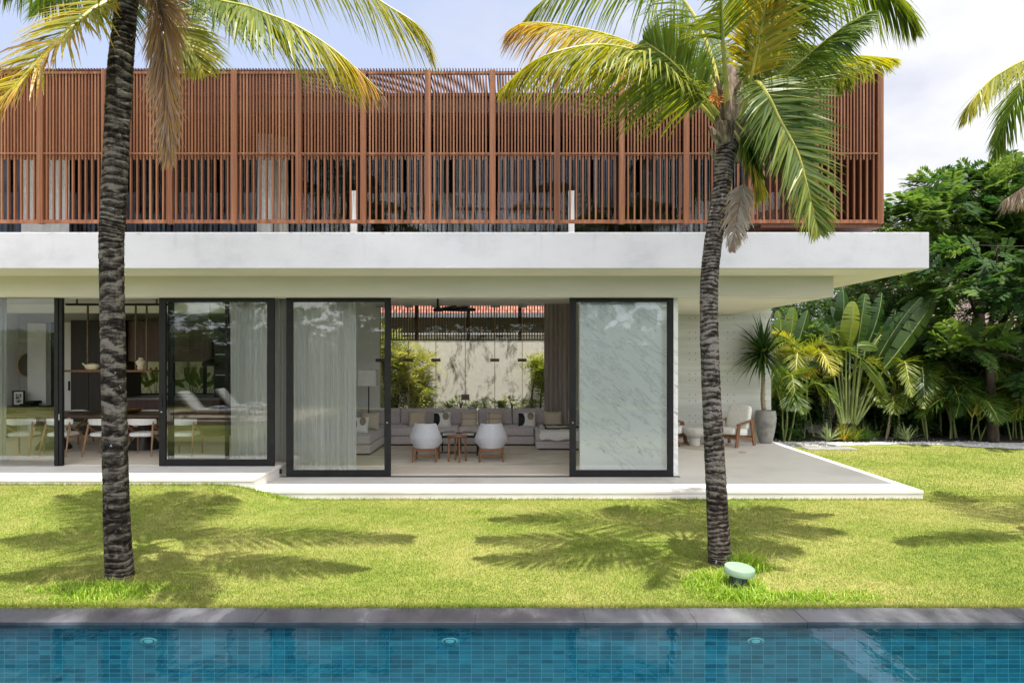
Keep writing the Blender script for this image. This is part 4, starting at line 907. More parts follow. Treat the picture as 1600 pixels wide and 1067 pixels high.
def trunk_mesh(name, ctrl, widths, mat, parent, D, ring=.058, seed=1, amp=.02):
    g = np.random.default_rng(seed); P = np.array([at(x, y, D) for x, y in ctrl]); L = np.sum(np.linalg.norm(np.diff(P, axis=0), axis=1)); n = int(L/.0075)
    path = catmull(P, n); r0 = np.interp(np.linspace(0, 1, n), np.linspace(0, 1, len(widths)), np.array(widths)*D/F_PX/2)
    r0 = r0*(1 + .38*np.exp(-np.linspace(0, L, n)/.075)); K = 30; ph = np.cumsum(np.where(np.arange(n) > 0, L/n/ring, 0)*(1+.0*g.random(n))); ang = np.linspace(0, 2*math.pi, K, endpoint=False)
    wob = np.cumsum(g.normal(0, .075, n)); ph = ph + wob*.5
    tilt = .35*np.sin(ph*.37+1) ; tilt2 = .35*np.cos(ph*.53)
    V_ = np.zeros((n, K, 3)); T_ = np.zeros((n, K)); lump = g.normal(0, 1, (n//6+2, K//3+1))
    tan = nrm(np.gradient(path, axis=0)); X = nrm(np.cross(tan, np.array((0, 1., 0)))); Y = np.cross(tan, X)
    for j, a in enumerate(ang):
        pj = ph + tilt*math.cos(a) + tilt2*math.sin(a) + .12*math.sin(3*a+wob[0]); fr = pj - np.floor(pj)
        saw = np.where(fr < .9, fr/.9, (1-fr)/.1)
        lj = np.interp(np.arange(n)/6, np.arange(n//6+2), lump[:, j//3]) 
        r = r0*(1 + amp*3*(saw-.5) + .012*lj) + g.normal(0, .0016, n)
        V_[:, j] = path + X*(r*math.cos(a))[:, None] + Y*(r*math.sin(a))[:, None]
        T_[:, j] = np.clip(saw*.9 + .1*lj, 0, 1)
    vs = V_.reshape(-1, 3); fs = [(i*K+j, i*K+(j+1) % K, (i+1)*K+(j+1) % K, (i+1)*K+j) for i in range(n-1) for j in range(K)]
    me = bpy.data.meshes.new(name); me.from_pydata(vs.tolist(), [], fs); a_ = me.attributes.new('tint', 'FLOAT', 'POINT'); a_.data.foreach_set('value', T_.astype('f').ravel())
    return link(name, me, mat, parent, True)

# ---- right palm
DR = 6.30
PR = thing('coconut_palm', 'leaning coconut palm with grey ringed trunk, standing by the green bollard lamp', 'palm tree', at(1126, 884, DR), 'coconut palms along the pool')
trunk_mesh('trunk', [(1127,892),(1125,870),(1121,800),(1116,700),(1111,600),(1108,500),(1109,430),(1116,370),(1127,300),(1134,240),(1142,195)], [40,36,32.5,30.5,28.5,27.5,27.5,27.5,27.5,30,33], bark_r, PR, DR, .038, 3, .008)
m = MB(); g = random.Random(5)
m.lathe([(.09,-.12),(.115,.0),(.135,.10),(.13,.22),(.10,.34),(.07,.46),(.04,.60)], 20, tuple(at(1143, 205, DR)))
for k in range(16):
    a = g.uniform(0, 6.28); c = at(1143, 205, DR); z0 = g.uniform(-.05, .25); d = np.array((math.cos(a), math.sin(a), 0))
    m.tube([c+d*.11+(0,0,z0), c+d*(.15+g.random()*.06)+(0,0,z0+.12), c+d*(.14+g.random()*.14)+(0,0,z0+.12+g.uniform(-.05,.2))], [.035, .028, .006], 6)
for k in range(22):
    a = g.uniform(0, 6.28); c = at(1141, 222, DR); z0 = g.uniform(-.14, .14); d = np.array((math.cos(a), math.sin(a), 0)); m.tube([c+d*.09+(0,0,z0-.10), c+d*(.125+g.random()*.03)+(0,0,z0), c+d*(.15+g.random()*.05)+(0,0,z0+.07)], [.035, .04, .012], 7)
m.build('crown_shaft', dead_m, PR, True)
m = MB()
for k in range(46):
    c = at(1118+g.uniform(-10, 4), 158+g.uniform(-6, 8), DR-.12); a = g.uniform(-2.4, .9); q = np.array((math.cos(a)*.10*g.random(), -.05*g.random(), math.sin(a)*.13*g.random()+.03)); m.tube([c, c+q*.6+(0,0,.02), c+q*1.2], [.006, .0045, .003], 4)
m.build('fruit_stalk', orange_m, PR)
fr = lambda c, L, t, s, **k: frond(PR, c, L, t, s, **k)
fr([(1116,190,6.25),(1098,168,6.2),(1070,135,6.1),(1040,108,6.0),(1000,82,5.9),(940,70,5.8),(880,78,5.75),(830,98,5.75),(782,140,5.8)], .62, .52, 11, n=96, droop=1.5, tip_tint=.66, start=.16, width=.026)
fr([(1118,185,6.35),(1085,140,6.3),(1040,95,6.3),(1000,74,6.3),(960,58,6.3),(915,46,6.3),(860,37,6.3),(815,37,6.3),(795,50,6.3)], .50, .58, 12, n=84, droop=1.3, tip_tint=.84, edge=.16, start=.25, width=.022)
fr([(1122,178,6.15),(1098,150,6.0),(1068,115,5.85),(1040,88,5.75),(1006,64,5.7)], .42, .40, 13, n=66, droop=.25, start=.22, hint=(-.45,-.9,.3), width=.026, ang=(66,40))
fr([(1128,165,6.45),(1112,90,6.6),(1075,10,6.8),(1010,-45,7.0),(920,-40,7.1),(850,0,7.1),(812,40,7.1)], .72, .42, 14, n=90, droop=1.4, tip_tint=.5, width=.026)
fr([(1137,170,6.15),(1133,110,5.95),(1128,40,5.7),(1126,-30,5.3),(1124,-110,4.9)], .60, .50, 15, n=70, droop=.35, hint=(0,-1,.15), start=.42, pr=.026, width=.024)
fr([(1166,176,6.2),(1172,130,6.1),(1184,70,5.95),(1196,10,5.8),(1206,-60,5.6)], .46, .68, 16, n=74, droop=.4, hint=(0,-1,.15), tip_tint=.80, start=.30, width=.022)
fr([(1156,168,6.4),(1185,90,6.5),(1230,10,6.55),(1290,-45,6.6),(1350,-35,6.6),(1400,0,6.6),(1432,45,6.6)], .66, .44, 17, n=90, droop=1.3, width=.028)
fr([(1160,176,6.3),(1195,145,6.2),(1250,98,6.1),(1305,52,6.0),(1360,17,5.95)], .40, .36, 18, n=80, droop=.7, start=.18, width=.026)
fr([(1158,178,6.5),(1200,140,6.8),(1260,105,7.1),(1330,88,7.3),(1402,92,7.4)], .46, .50, 19, n=84, droop=.9, tip_tint=.62, start=.16, width=.024)
fr([(1156,185,6.1),(1168,150,5.85),(1182,128,5.7),(1200,150,5.6),(1220,190,5.6),(1246,238,5.6),(1261,290,5.6),(1272,335,5.62),(1279,362,5.64)], .45, .38, 20, n=104, droop=.30, hint=(.12,-1,.10), start=.27, tip_tint=.52, width=.027, ang=(74,26), jit=.14, seg=4)
fr([(1154,188,6.2),(1176,165,6.0),(1205,160,5.95),(1235,185,5.95),(1258,215,5.95)], .42, .30, 21, n=60, droop=1.2, start=.3, width=.024)
fr([(1150,180,6.5),(1180,110,6.9),(1230,70,7.3),(1290,80,7.6),(1320,130,7.7)], .6, .36, 22, n=80, droop=1.0, width=.026)
fr([(1130,170,6.5),(1110,120,6.9),(1080,90,7.3),(1040,100,7.6),(1010,140,7.8)], .6, .36, 23, n=80, droop=1.0, width=.026)
fr([(1140,165,6.5),(1150,80,6.9),(1160,20,7.4),(1165,-10,7.9),(1170,10,8.3)], .62, .40, 24, n=80, droop=.9, width=.024)
fr([(1150,165,6.3),(1185,60,6.2),(1240,-20,6.0),(1300,-70,5.7)], .6, .40, 25, n=80, droop=.8, width=.026)
fr([(1160,190,6.2),(1178,150,6.0),(1192,140,5.9),(1212,165,5.85),(1232,205,5.85),(1246,250,5.85)], .5, .36, 44, n=80, droop=.35, hint=(-.2,-1,.1), start=.4, tip_tint=.36, width=.026, ang=(70,26))
fr([(1152,215,6.15),(1160,236,6.12),(1163,280,6.1),(1157,310,6.1),(1150,350,6.1),(1144,392,6.1)], .22, .985, 26, petiole=dead_m, n=56, droop=1.6, start=.45, hint=(-.5,-1,.2), width=.022, pr=.012, ang=(55,30), swing=.5)
for k, (a, b_) in enumerate((((1150,190),(1176,250)), ((1148,205),(1190,300)), ((1160,200),(1182,262)))):
    fr([(a[0],a[1],6.1),((a[0]+b_[0])/2+4,(a[1]+b_[1])/2-6,6.0),(b_[0],b_[1],6.0)], .3, [.3,.66,.2][k], 27+k, n=26, droop=1.6, start=.3, width=.022, pr=.010)

# ---- left palm
DL = 5.88
PL = thing('coconut_palm', 'straight coconut palm with dark banded trunk before the dining room', 'palm tree', at(187, 908, DL), 'coconut palms along the pool')
trunk_mesh('trunk', [(190,925),(187,900),(182,800),(177.5,600),(174,400),(176,340),(181,240),(187,120),(196,20),(200,-20)], [47,41,37,34.5,35,36,36,36.5,32,33], bark_l, PL, DL, .062, 8, .012)
m = MB(); c0_ = at(203, -15, DL)
m.lathe([(.10,-.05),(.125,.08),(.14,.2),(.11,.36),(.07,.5),(.03,.66)], 20, tuple(c0_))
for k in range(16):
    a = g.uniform(0, 6.28); z0 = g.uniform(0, .25); d = np.array((math.cos(a), math.sin(a), 0)); m.tube([c0_+d*.10+(0,0,z0-.12), c0_+d*(.14+g.random()*.05)+(0,0,z0+.05), c0_+d*(.13+g.random()*.12)+(0,0,z0+.05+g.uniform(-.02,.2))], [.03, .026, .006], 6)
m.build('crown_shaft', dead_m, PL, True)
fl = lambda c, L, t, s, **k: frond(PL, c, L, t, s, **k)
fl([(196,-4,5.85),(170,2,5.75),(136,22,5.6),(93,62,5.45),(47,109,5.35),(6,153,5.3),(-40,205,5.3)], .60, .57, 31, n=92, droop=.45, hint=(-.25,-.8,.6), tip_tint=.72, edge=.22, start=.14, width=.026, ang=(64,34), pr=.026)
fl([(196,-30,6.0),(150,-75,6.1),(90,-90,6.2),(20,-70,6.2),(-50,-15,6.2)], .62, .40, 32, n=84, droop=1.4, tip_tint=.5, width=.026)
fl([(226,-20,5.75),(246,-2,5.65),(254,40,5.6),(257,110,5.6),(261,180,5.6),(262,240,5.62)], .42, .895, 33, petiole=dead_m, n=200, droop=.6, start=.05, hint=(.1,-1,.1), width=.013, ang=(26,10), prof=.25, jit=.06, swing=.25)
fl([(222,-22,5.9),(246,0,5.85),(252,60,5.8),(262,130,5.8),(270,215,5.8)], .40, .89, 34, petiole=dead_m, n=150, droop=.6, start=.05, hint=(.3,-1,.1), width=.013, ang=(24,10), prof=.25, jit=.06, swing=.25)
fl([(208,-5,6.1),(232,16,6.3),(262,36,6.4),(292,66,6.5),(318,112,6.5)], .56, .52, 35, n=74, droop=.7, hint=(.3,-.9,.5), tip_tint=.66, start=.12, width=.026, ang=(56,26))
fl([(212,-20,5.85),(270,-22,5.8),(337,0,5.7),(385,10,5.6),(412,20,5.55),(462,40,5.5),(512,71,5.5),(552,103,5.5),(598,147,5.5)], .58, .40, 36, n=96, droop=1.3, tip_tint=.86, edge=.08, start=.2, width=.026)
fl([(212,-30,6.05),(290,-80,6.2),(400,-100,6.3),(500,-70,6.35),(592,0,6.35),(650,38,6.35),(673,78,6.35)], .66, .50, 37, n=100, droop=1.35, tip_tint=.68, start=.12, width=.024)
fl([(204,-25,6.1),(215,-120,6.5),(235,-190,7.0),(260,-200,7.5)], .6, .3, 38, n=70, droop=1.0, width=.026)
fl([(198,-25,6.1),(180,-110,6.6),(150,-150,7.1),(110,-140,7.6)], .6, .3, 39, n=70, droop=1.0, width=.026)
fl([(204,-25,5.7),(225,-120,5.3),(260,-160,4.9),(310,-130,4.5)], .6, .35, 40, n=70, droop=1.0, width=.026)
fl([(200,-15,5.7),(170,-110,5.4),(120,-140,5.0),(60,-100,4.7)], .6, .35, 41, n=70, droop=1.0, width=.026)
fl([(208,-8,6.1),(240,-30,6.7),(300,-40,7.2),(360,-10,7.6)], .6, .3, 42, n=70, droop=.9, width=.026)
fl([(196,-8,6.1),(160,-30,6.7),(110,-30,7.2),(60,10,7.6)], .6, .34, 43, n=70, droop=.9, width=.026)

# ---- third palm: only its frond tips reach into the picture
D3 = 6.75
P3 = thing('coconut_palm', 'coconut palm at the right edge of which only frond tips show', 'palm tree', at(1742, 866, D3), 'coconut palms along the pool')
trunk_mesh('trunk', [(1745,870),(1738,760),(1735,600),(1738,400),(1745,260),(1748,150)], [42,36,33,32,32,34], bark_l, P3, D3, .06, 9)
m = MB(); m.lathe([(.10,-.1),(.125,.08),(.14,.2),(.11,.36),(.06,.5),(.02,.66)], 20, tuple(at(1748, 150, D3))); m.build('crown_shaft', dead_m, P3, True)
f3 = lambda c, L, t, s, **k: frond(P3, c, L, t, s, **k)
f3([(1745,140,6.7),(1700,95,6.6),(1650,80,6.5),(1600,95,6.4),(1550,124,6.35),(1522,155,6.3),(1508,182,6.3)], .40, .56, 51, n=80, droop=.9, start=.15, width=.022, tip_tint=.62)
f3([(1745,170,6.7),(1700,215,6.6),(1650,260,6.6),(1605,290,6.6),(1568,314,6.6)], .34, .97, 52, petiole=dead_m, n=70, droop=1.5, start=.2, width=.022)
for k, a in enumerate(range(0, 360, 36)):
    c = at(1748, 120, D3); d = np.array((math.cos(R(a+10)), math.sin(R(a+10)), 0)); 
    if d[0] < .05: continue
    frond(P3, [c, c+d*.5+(0,0,.45), c+d*1.2+(0,0,.6), c+d*1.8+(0,0,.35), c+d*2.2+(0,0,-.15)], .6, .35, 60+k, world=True, n=60, droop=1.1, width=.028)

# ---- tall grass round the palm feet
def tuft(name, cx_, cy_, rx, ry, n, hmax, label, seed, wd=.0042):
    g = np.random.default_rng(seed); a = g.random(n)*2*math.pi; ph = g.random(3)*6.28; rr = g.random(n)**.6
    edge = 1 + .22*np.sin(3*a+ph[0]) + .16*np.sin(5*a+ph[1]) + .12*np.sin(9*a+ph[2]); x = cx_+rx*rr*edge*np.cos(a); y = cy_+ry*rr*edge*np.sin(a)
    k = y > 5.225; x, y, rr, a = x[k], y[k], rr[k], a[k]; n = len(x)
    h = hmax*(1-.6*rr**1.5)*(.30+.9*g.random(n)**1.4); b_ = np.stack([x, y, ground_h(x, y)-.005], 1)
    az = g.random(n)*2*math.pi; le = .12+.55*g.random(n)**1.3; d = np.stack([np.cos(az)*le, np.sin(az)*le, np.ones(n)], 1)*h[:, None]
    d2 = np.stack([np.cos(az)*le*1.9, np.sin(az)*le*1.9, .85-1.4*g.random(n)**2], 1)*(h*.55)[:, None]
    c = az + 1.57 + g.normal(0, .5, n); s = np.stack([np.cos(c), np.sin(c), np.zeros(n)], 1)*(wd*(.6+.7*g.random(n)))[:, None]
    p1 = b_+d*.6; p2 = p1+d2
    Q = np.concatenate([np.stack([b_-s, b_+s, p1+s*.9, p1-s*.9], 1), np.stack([p1-s*.9, p1+s*.9, p2+s*.12, p2-s*.12], 1)]); t = np.clip(.55+.25*g.standard_normal(n), 0, 1)
    tag(poly_mesh(name, Q, np.concatenate([t, np.clip(t+.12, 0, 1)]), tuft_m), label, 'grass', kind='stuff')
tuft('tall_grass', at(1135, 915, 5.75)[0], 5.70, .34, .36, 2400, .12, 'tall bright grass tuft round the bollard lamp and right palm', 1)
tuft('tall_grass', at(1300, 930, 5.5)[0]-.35, 5.42, .85, .17, 1500, .085, 'longer grass along the pool edge right of the bollard lamp', 4)
tuft('tall_grass', at(165, 925, 5.55)[0], 5.50, .52, .24, 2400, .095, 'tall bright grass tuft round the foot of the dark palm', 2)
tuft('tall_grass', 1.80, 5.40, .26, .13, 420, .12, 'grass blades in front of the bollard lamp base', 9)
tuft('tall_grass', 2.12, 6.12, .20, .16, 420, .24, 'spiky grass blades right of the leaning palm foot', 8)
tuft('tall_grass', at(745, 800, 8.4)[0], 8.35, .28, .16, 420, .035, 'small patch of darker longer grass in the middle of the lawn', 3)
tuft('tall_grass', -3.1, 8.98, .55, .10, 500, .06, 'uncut grass along the corner of the stone step', 5)

# ---- bollard lamp
p = at(1152, 921, 5.62); BL = thing('bollard_lamp', 'tilted pale green bollard lamp in the tall grass by the palm', 'garden lamp', (p[0], 5.62, float(ground_h(p[0], 5.62))))
def tilted(mb):
    c = np.array(BL.location); A = rotx(0) @ np.array(((math.cos(R(5)),0,math.sin(R(5))),(0,1,0),(-math.sin(R(5)),0,math.cos(R(5))))) @ rotx(R(4))
    mb.v = [tuple(A @ (np.array(v)-c) + c) for v in mb.v]; return mb
c = tuple(BL.location)
tilted(MB().lathe([(.001,.135),(.115,.135),(.121,.139),(.121,.186),(.117,.191),(.001,.193)], 40, c)).build('cap', green_metal, BL, True, 0)
tilted(MB().lathe([(.001,-.02),(.085,-.02),(.085,.045),(.07,.05),(.001,.05)], 32, c)).build('base', green_dark, BL, True)
for a in (20, 110, 200, 290): x_, y_ = c[0]+.072*math.cos(R(a)), c[1]+.072*math.sin(R(a)); tilted(MB().box(x_-.012, x_+.012, y_-.012, y_+.012, c[2]+.05, c[2]+.134)).build('strut', green_dark, BL)
tilted(MB().lathe([(.001,.05),(.04,.05),(.04,.134),(.001,.134)], 20, c)).build('lens', pm('frosted_lens', [(.25,.30,.27),(.33,.38,.35)], 8, .3), BL, True)

# ---- potted dracaena
p = at(1197, 690, 14.0); D0 = thing('potted_dracaena', 'spiky dracaena in a tall grey clay pot at the terrace corner', 'potted plant', (p[0], 14.02, .001)); c = tuple(D0.location)
m = MB(); m.lathe([(.001,0),(.115,0),(.13,.02),(.175,.22),(.205,.42),(.212,.52),(.20,.62),(.192,.665),(.178,.668),(.175,.62),(.001,.60)], 40, c); m.build('pot', pot_m, D0, True)
tip = at(1192, 556, 14.02)
m = MB(); m.tube(catmull([(c[0]-.02,14.02,.58),(c[0]-.06,14.02,.9),(c[0]-.05,14.02,1.25),tuple(tip)], 16), np.linspace(.048, .036, 16), 10); m.build('stem', stem_m, D0, True)
def strap_leaves(origin, n, L, w, seed, tint=.3, elev=(-25, 80), droop=.9, seg=4, tj=.12):
    g = np.random.default_rng(seed); az = g.random(n)*2*math.pi; el = np.radians(elev[0]+(elev[1]-elev[0])*g.random(n)); d = np.stack([np.cos(el)*np.cos(az), np.cos(el)*np.sin(az), np.sin(el)], 1)
    cur = np.array(origin)+d*.02+g.normal(0, .02, (n, 3)); l = L*(.7+.45*g.random(n)); s = nrm(np.cross(d, np.array((0, 0, 1.))+g.normal(0, .2, (n, 3)))); Q = []; T = []; tt = np.clip(tint+g.normal(0, tj, n), 0, 1)
    wp = np.concatenate([[.7], np.linspace(1, .05, seg)]); dd = d
    for k in range(seg):
        nx = cur+dd*(l/seg)[:, None]; Q.append(np.stack([cur-s*w*wp[k]/2, cur+s*w*wp[k]/2, nx+s*w*wp[k+1]/2, nx-s*w*wp[k+1]/2], 1)); T.append(tt); cur = nx; dd = nrm(dd+np.array((0, 0, -1.))*droop*(.12+.3*k/seg))
    return np.concatenate(Q), np.concatenate(T)
q, t = strap_leaves(tip+(0,0,.04), 240, .78, .042, 3, .17, (-45, 85), 1.15); poly_mesh('leaves', q, t, palm_m, D0)

# ---- garden right of the terrace
def ribbon(name, px_pts, mat, kind_tag=True):
    return None
m = MB(); pts_f = [(1205,694),(1240,697.5),(1290,698),(1340,696),(1400,694.5),(1460,695),(1530,699),(1600,702),(1700,704),(1850,706)]
fr_ = np.array([at(x, y, (HC-GZ)*F_PX/(y-CY)) for x, y in pts_f]); vs = []; 
ff = catmull(fr_, 40); bk = ff + np.array((.05, 1.0, 0))
gg = np.random.default_rng(4); ff[:, 1] += gg.normal(0, .03, 40)
for i in range(40): vs += [tuple(ff[i]*(1,1,0)+(0,0,GZ+.012)), tuple(bk[i]*(1,1,0)+(0,0,GZ+.02))]
m.add(vs, [(2*i, 2*i+2, 2*i+3, 2*i+1) for i in range(39)]); tag(m.build('gravel_path', gravel_m), 'white gravel strip between the lawn and the planting bed', 'gravel', kind='stuff')
m = MB(); m.box(5.0, 24, 15.0, 16.6, GZ-.1, GZ+.03); tag(m.build('planting_bed', soil_m), kind='structure')
m = MB(); m.box(5.62, 6.9, 14.25, 14.6, GZ-.05, GZ+.02); m.box(6.0, 7.0, 13.8, 14.15, GZ-.05, GZ+.02); tag(m.build('stepping_path', pot_m, bevel=.005), kind='structure')
m = MB(); gr = np.random.default_rng(5)   # loose pebbles on the strip
for k in range(900):
    i = gr.integers(0, 38); f_ = gr.random(); e_ = gr.random()**1.5; p = (ff[i]*(1-f_)+ff[i+1]*f_)*(1-e_)+(bk[i]*(1-f_)+bk[i+1]*f_)*e_; r_ = .012+.016*gr.random()
    m.add([(p[0]-r_,p[1],GZ+.01),(p[0],p[1]-r_,GZ+.01),(p[0]+r_,p[1],GZ+.01),(p[0],p[1]+r_,GZ+.01),(p[0],p[1],GZ+.018+r_)], [(0,1,4),(1,2,4),(2,3,4),(3,0,4)])
tag(m.build('pebbles', gravel_m), 'loose white pebbles scattered along the planting bed edge', 'pebbles', kind='stuff')
BW = MB(); BW.box(5.0, 26, 16.6, 16.8, -.3, 2.15); bw = BW.build('boundary_wall', bwall_m, bevel=.004); tag(bw, 'grey rendered boundary wall behind the garden plants', 'wall')
MB().box(4.97, 26.03, 16.56, 16.84, 2.151, 2.22).build('coping', riser_m, bw)
rw = tag(b(-9.5, 4.9, 17.3, 17.5, -.3, 2.32).build('garden_wall', gardenwall_m, bevel=.004), 'pale stained garden wall behind the living room glass', 'wall')
MB().box(-9.52, 4.92, 17.27, 17.53, 2.321, 2.36).build('coping', riser_m, rw)
tag(b(-9.5, 4.9, 15.3, 17.29, -.2, .02).build('rear_bed', soil_m), kind='structure')

def house(name, label, x0, x1, y0, y1, ze, zr, wall, tile, gut=True):
    t = thing(name, label, 'house', ((x0+x1)/2, (y0+y1)/2, GZ))
    b(x0+.5, x1-.5, y0+.5, y1-.5, GZ, ze).build('wall', wall, t)
    ym = (y0+y1)/2; me = MB(); th = .08; sl = math.atan2(zr-ze, ym-y0); Lr = math.hypot(zr-ze, ym-y0)
    for sgn in (1, -1):
        o = MB(); o.box(x0, x1, 0, Lr, 0, th); o = o.build('roof', tile, t); o.location = (0, (y0 if sgn > 0 else y1)-ym, ze-GZ); o.location.x = 0
        co = np.empty(len(o.data.vertices)*3, 'f'); o.data.vertices.foreach_get('co', co); co = co.reshape(-1, 3) + np.array(wloc(t), 'f') - np.array(((x0+x1)/2, 0, 0), 'f'); o.data.vertices.foreach_set('co', co.ravel()); o.rotation_euler = (sl, 0, 0) if sgn > 0 else (sl, 0, math.pi)
    if gut: b(x0, x1, y0-.12, y0-.01, ze-.05, ze+.09).build('gutter', steel_m, t)
    return t
house('tiled_house', 'red tiled neighbour house seen through the living room', -9, 7, 20.5, 29, 2.98, 5.4, greywall_m, redtile_m)
house('tiled_house', 'brown tiled neighbour roof glimpsed behind the garden trees', 13.2, 27, 21.5, 30, 2.35, 5.2, bwall_m, browntile_m)

def sprays(bases, axes, L, m, g, tint, lw=.28, ll=.42, flat=.25):
    """compound leaves: m leaflet pairs along each axis"""
    M = len(bases); up = nrm(np.array((0, 0, 1.))+g.normal(0, flat, (M, 3))); ax = nrm(axes); sd = nrm(np.cross(ax, up)); nn = np.cross(sd, ax); Q = []; T = []
    for j in range(m):
        s = (j+.6)/m; p = bases + ax*(L*s)[:, None] - np.array((0, 0, 1.))*(L*.22*s*s)[:, None]
        ln = L*ll*math.sin(math.pi*(.18+.72*s))
        for sg in (-1, 1):
            d = nrm(ax*.55 + sd*sg*.85 + g.normal(0, .10, (M, 3)) - np.array((0, 0, .12))); w = np.cross(d, nn)*(ln*lw)[:, None]; e = p + d*ln[:, None]; mid = p + d*(ln*.5)[:, None]
            Q.append(np.stack([p, mid+w*.5, e, mid-w*.5], 1)); T.append(np.clip(tint + g.normal(0, .07, M), 0, 1))
    return np.concatenate(Q), np.concatenate(T)
def tree(name, label, base, trunk, blobs, n, L, seed, pairs=6, tint=.45, mat=None, group=None, cat='tree', trad=.14, lw=.28, ll=.42, bark=None, out=.6):
    g = np.random.default_rng(seed); t = thing(name, label, cat, base, group); B = np.array(base)
    m = MB(); top = np.array(trunk, float); m.tube(catmull([B, B*.5+top*.5+(g.normal(0, .1), 0, 0), top], 12), np.linspace(trad, trad*.6, 12), 10)
    vol = np.array([b_[3]*b_[4]*b_[5] for b_ in blobs])**.67; cnt = (n*vol/vol.sum()).astype(int); Bs = []; Ax = []; Ti = []
    for b_, c_ in zip(blobs, cnt):
        ce = np.array(b_[:3]); ra = np.array(b_[3:6]); m.tube(catmull([top, top*.5+ce*.5+(0,0,.12), ce], 10), np.linspace(trad*.5, trad*.08, 10), 7)
        k = max(4, c_//9); cl = nrm(g.normal(size=(k, 3)))*(.35+.65*g.random((k, 1))**.5)
        for q in range(0, k, 3): m.tube([ce, ce+cl[q]*ra*.5+(0,0,.05), ce+cl[q]*ra*.95], [trad*.1, trad*.06, .006], 5)
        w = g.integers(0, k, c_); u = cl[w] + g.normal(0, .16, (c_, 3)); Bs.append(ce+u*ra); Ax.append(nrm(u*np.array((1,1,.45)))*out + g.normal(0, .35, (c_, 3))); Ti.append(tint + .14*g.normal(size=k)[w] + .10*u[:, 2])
    Bs, Ax, Ti = np.concatenate(Bs), np.concatenate(Ax), np.concatenate(Ti); q, tt = sprays(Bs, Ax, L*(.7+.6*g.random(len(Bs))), pairs, g, np.clip(Ti, 0, 1), lw, ll)
    m.build('trunk', bark or treebark_m, t, True); poly_mesh('crown', q, tt, mat or tree_m, t); return t
def W(px, py, D): return tuple(at(px, py, D))
tree('flame_tree', 'tall spreading flame tree with feathery layered leaves behind the garden wall', W(1535, 690, 17.6), W(1528, 430, 17.6),
     [(*W(1560,322,17.6),1.8,1.5,.75),(*W(1470,348,17.4),1.5,1.3,.65),(*W(1425,388,17.4),1.0,1.0,.5),(*W(1640,318,17.8),1.8,1.5,.9),(*W(1500,298,18),1.0,1.0,.45),(*W(1570,380,17.2),1.6,1.3,.6),(*W(1460,400,17.2),1.2,1.0,.5),(*W(1680,390,17.5),1.6,1.3,.8)], 1900, .55, 1, 9, .53, trad=.17, lw=.34, ll=.5)
tree('broadleaf_tree', 'dark leaning tree with large feathery leaves overhanging the right lawn edge', W(1552, 697, 14.9), W(1545, 560, 14.9),
     [(*W(1560,385,14.6),1.2,.9,.45),(*W(1500,425,14.8),.8,.8,.5),(*W(1600,440,14.6),1.1,.9,.55),(*W(1640,500,14.8),.7,.7,.5),(*W(1500,510,15.3),.55,.5,.35),(*W(1590,500,15.2),.7,.6,.4),(*W(1528,550,14.6),.75,.45,.3),(*W(1600,565,14.6),.6,.45,.35)], 420, .56, 2, 8, .5, trad=.13, lw=.42, ll=.5)
tree('backdrop_tree', 'dense dark tree standing behind the boundary wall right of the roof slab', W(1410, 690, 19.5), W(1410, 520, 19.5), [(*W(1410,440,19.5),1.4,1.2,.9),(*W(1360,470,19.5),1.2,1.1,.8),(*W(1460,465,19.8),1.1,1.1,.8)], 900, .42, 3, 5, .34)
tree('backdrop_tree', 'pale green tree behind the boundary wall below the soffit corner', W(1290, 690, 20), W(1290, 530, 20), [(*W(1300,470,20),1.5,1.2,.9),(*W(1240,490,20),1.2,1.1,.9),(*W(1350,500,20),1.2,1.1,.7)], 900, .42, 4, 5, .62)
tree('backdrop_tree', 'dense green tree close behind the wall beside the terrace wall end', W(1225, 690, 18.6), W(1225, 560, 18.6), [(*W(1222,485,18.6),1.0,.9,.6),(*W(1265,500,18.8),1.0,.9,.6),(*W(1195,500,18.8),.8,.9,.7),(*W(1245,455,18.9),.9,.8,.5)], 800, .36, 6, 5, .45)
tree('backdrop_tree', 'yellow green distant tree between the flame tree trunk and brown roof', W(1480, 690, 30), W(1480, 520, 30), [(*W(1470,450,31),3,2,1.5),(*W(1560,460,31),3,2,1.4),(*W(1640,450,32),3,2,1.5)], 1100, .7, 5, 5, .8)
# shrub masses that fill the bed
for k, (px, py, D, rx, rz, n, tn, lb) in enumerate(((1415,640,16.1,.9,.75,420,0.32,'low dark shrub in the bed right of the fan palm'), (1500,620,16.2,1.1,.9,520,0.28,'dark broad shrub behind the areca palms in the deep shade'), (1590,610,16.2,1.1,1.0,520,0.30,'dark shrub at the right end of the planting bed'), (1440,550,16.3,.9,.7,420,0.38,'mid height leafy shrub against the wall below the brown roof'), (1300,560,16.2,.8,.6,300,.26,'leafy shrub against the wall behind the fan palm stems'), (1225,655,15.6,.35,.5,200,.3,'leafy low shrub at the foot of the terrace wall end'), (1262,600,16.3,.6,.7,260,.22,'dark shrub against the wall between the areca palms'))):
    ce = W(px, py, D); tree('garden_shrub', lb, (ce[0], D, GZ+.03), (ce[0], D, max(ce[2]-.3, .2)), [(*ce, rx, .45, rz), (ce[0]+rx*.5, D, ce[2]-.2, rx*.6, .4, rz*.7), (ce[0]-rx*.5, D, ce[2]-.15, rx*.6, .4, rz*.7)], n, .34, 20+k, 4, tn, trad=.04, cat='shrub', group='shrubs in the planting bed', lw=.45, ll=.55)
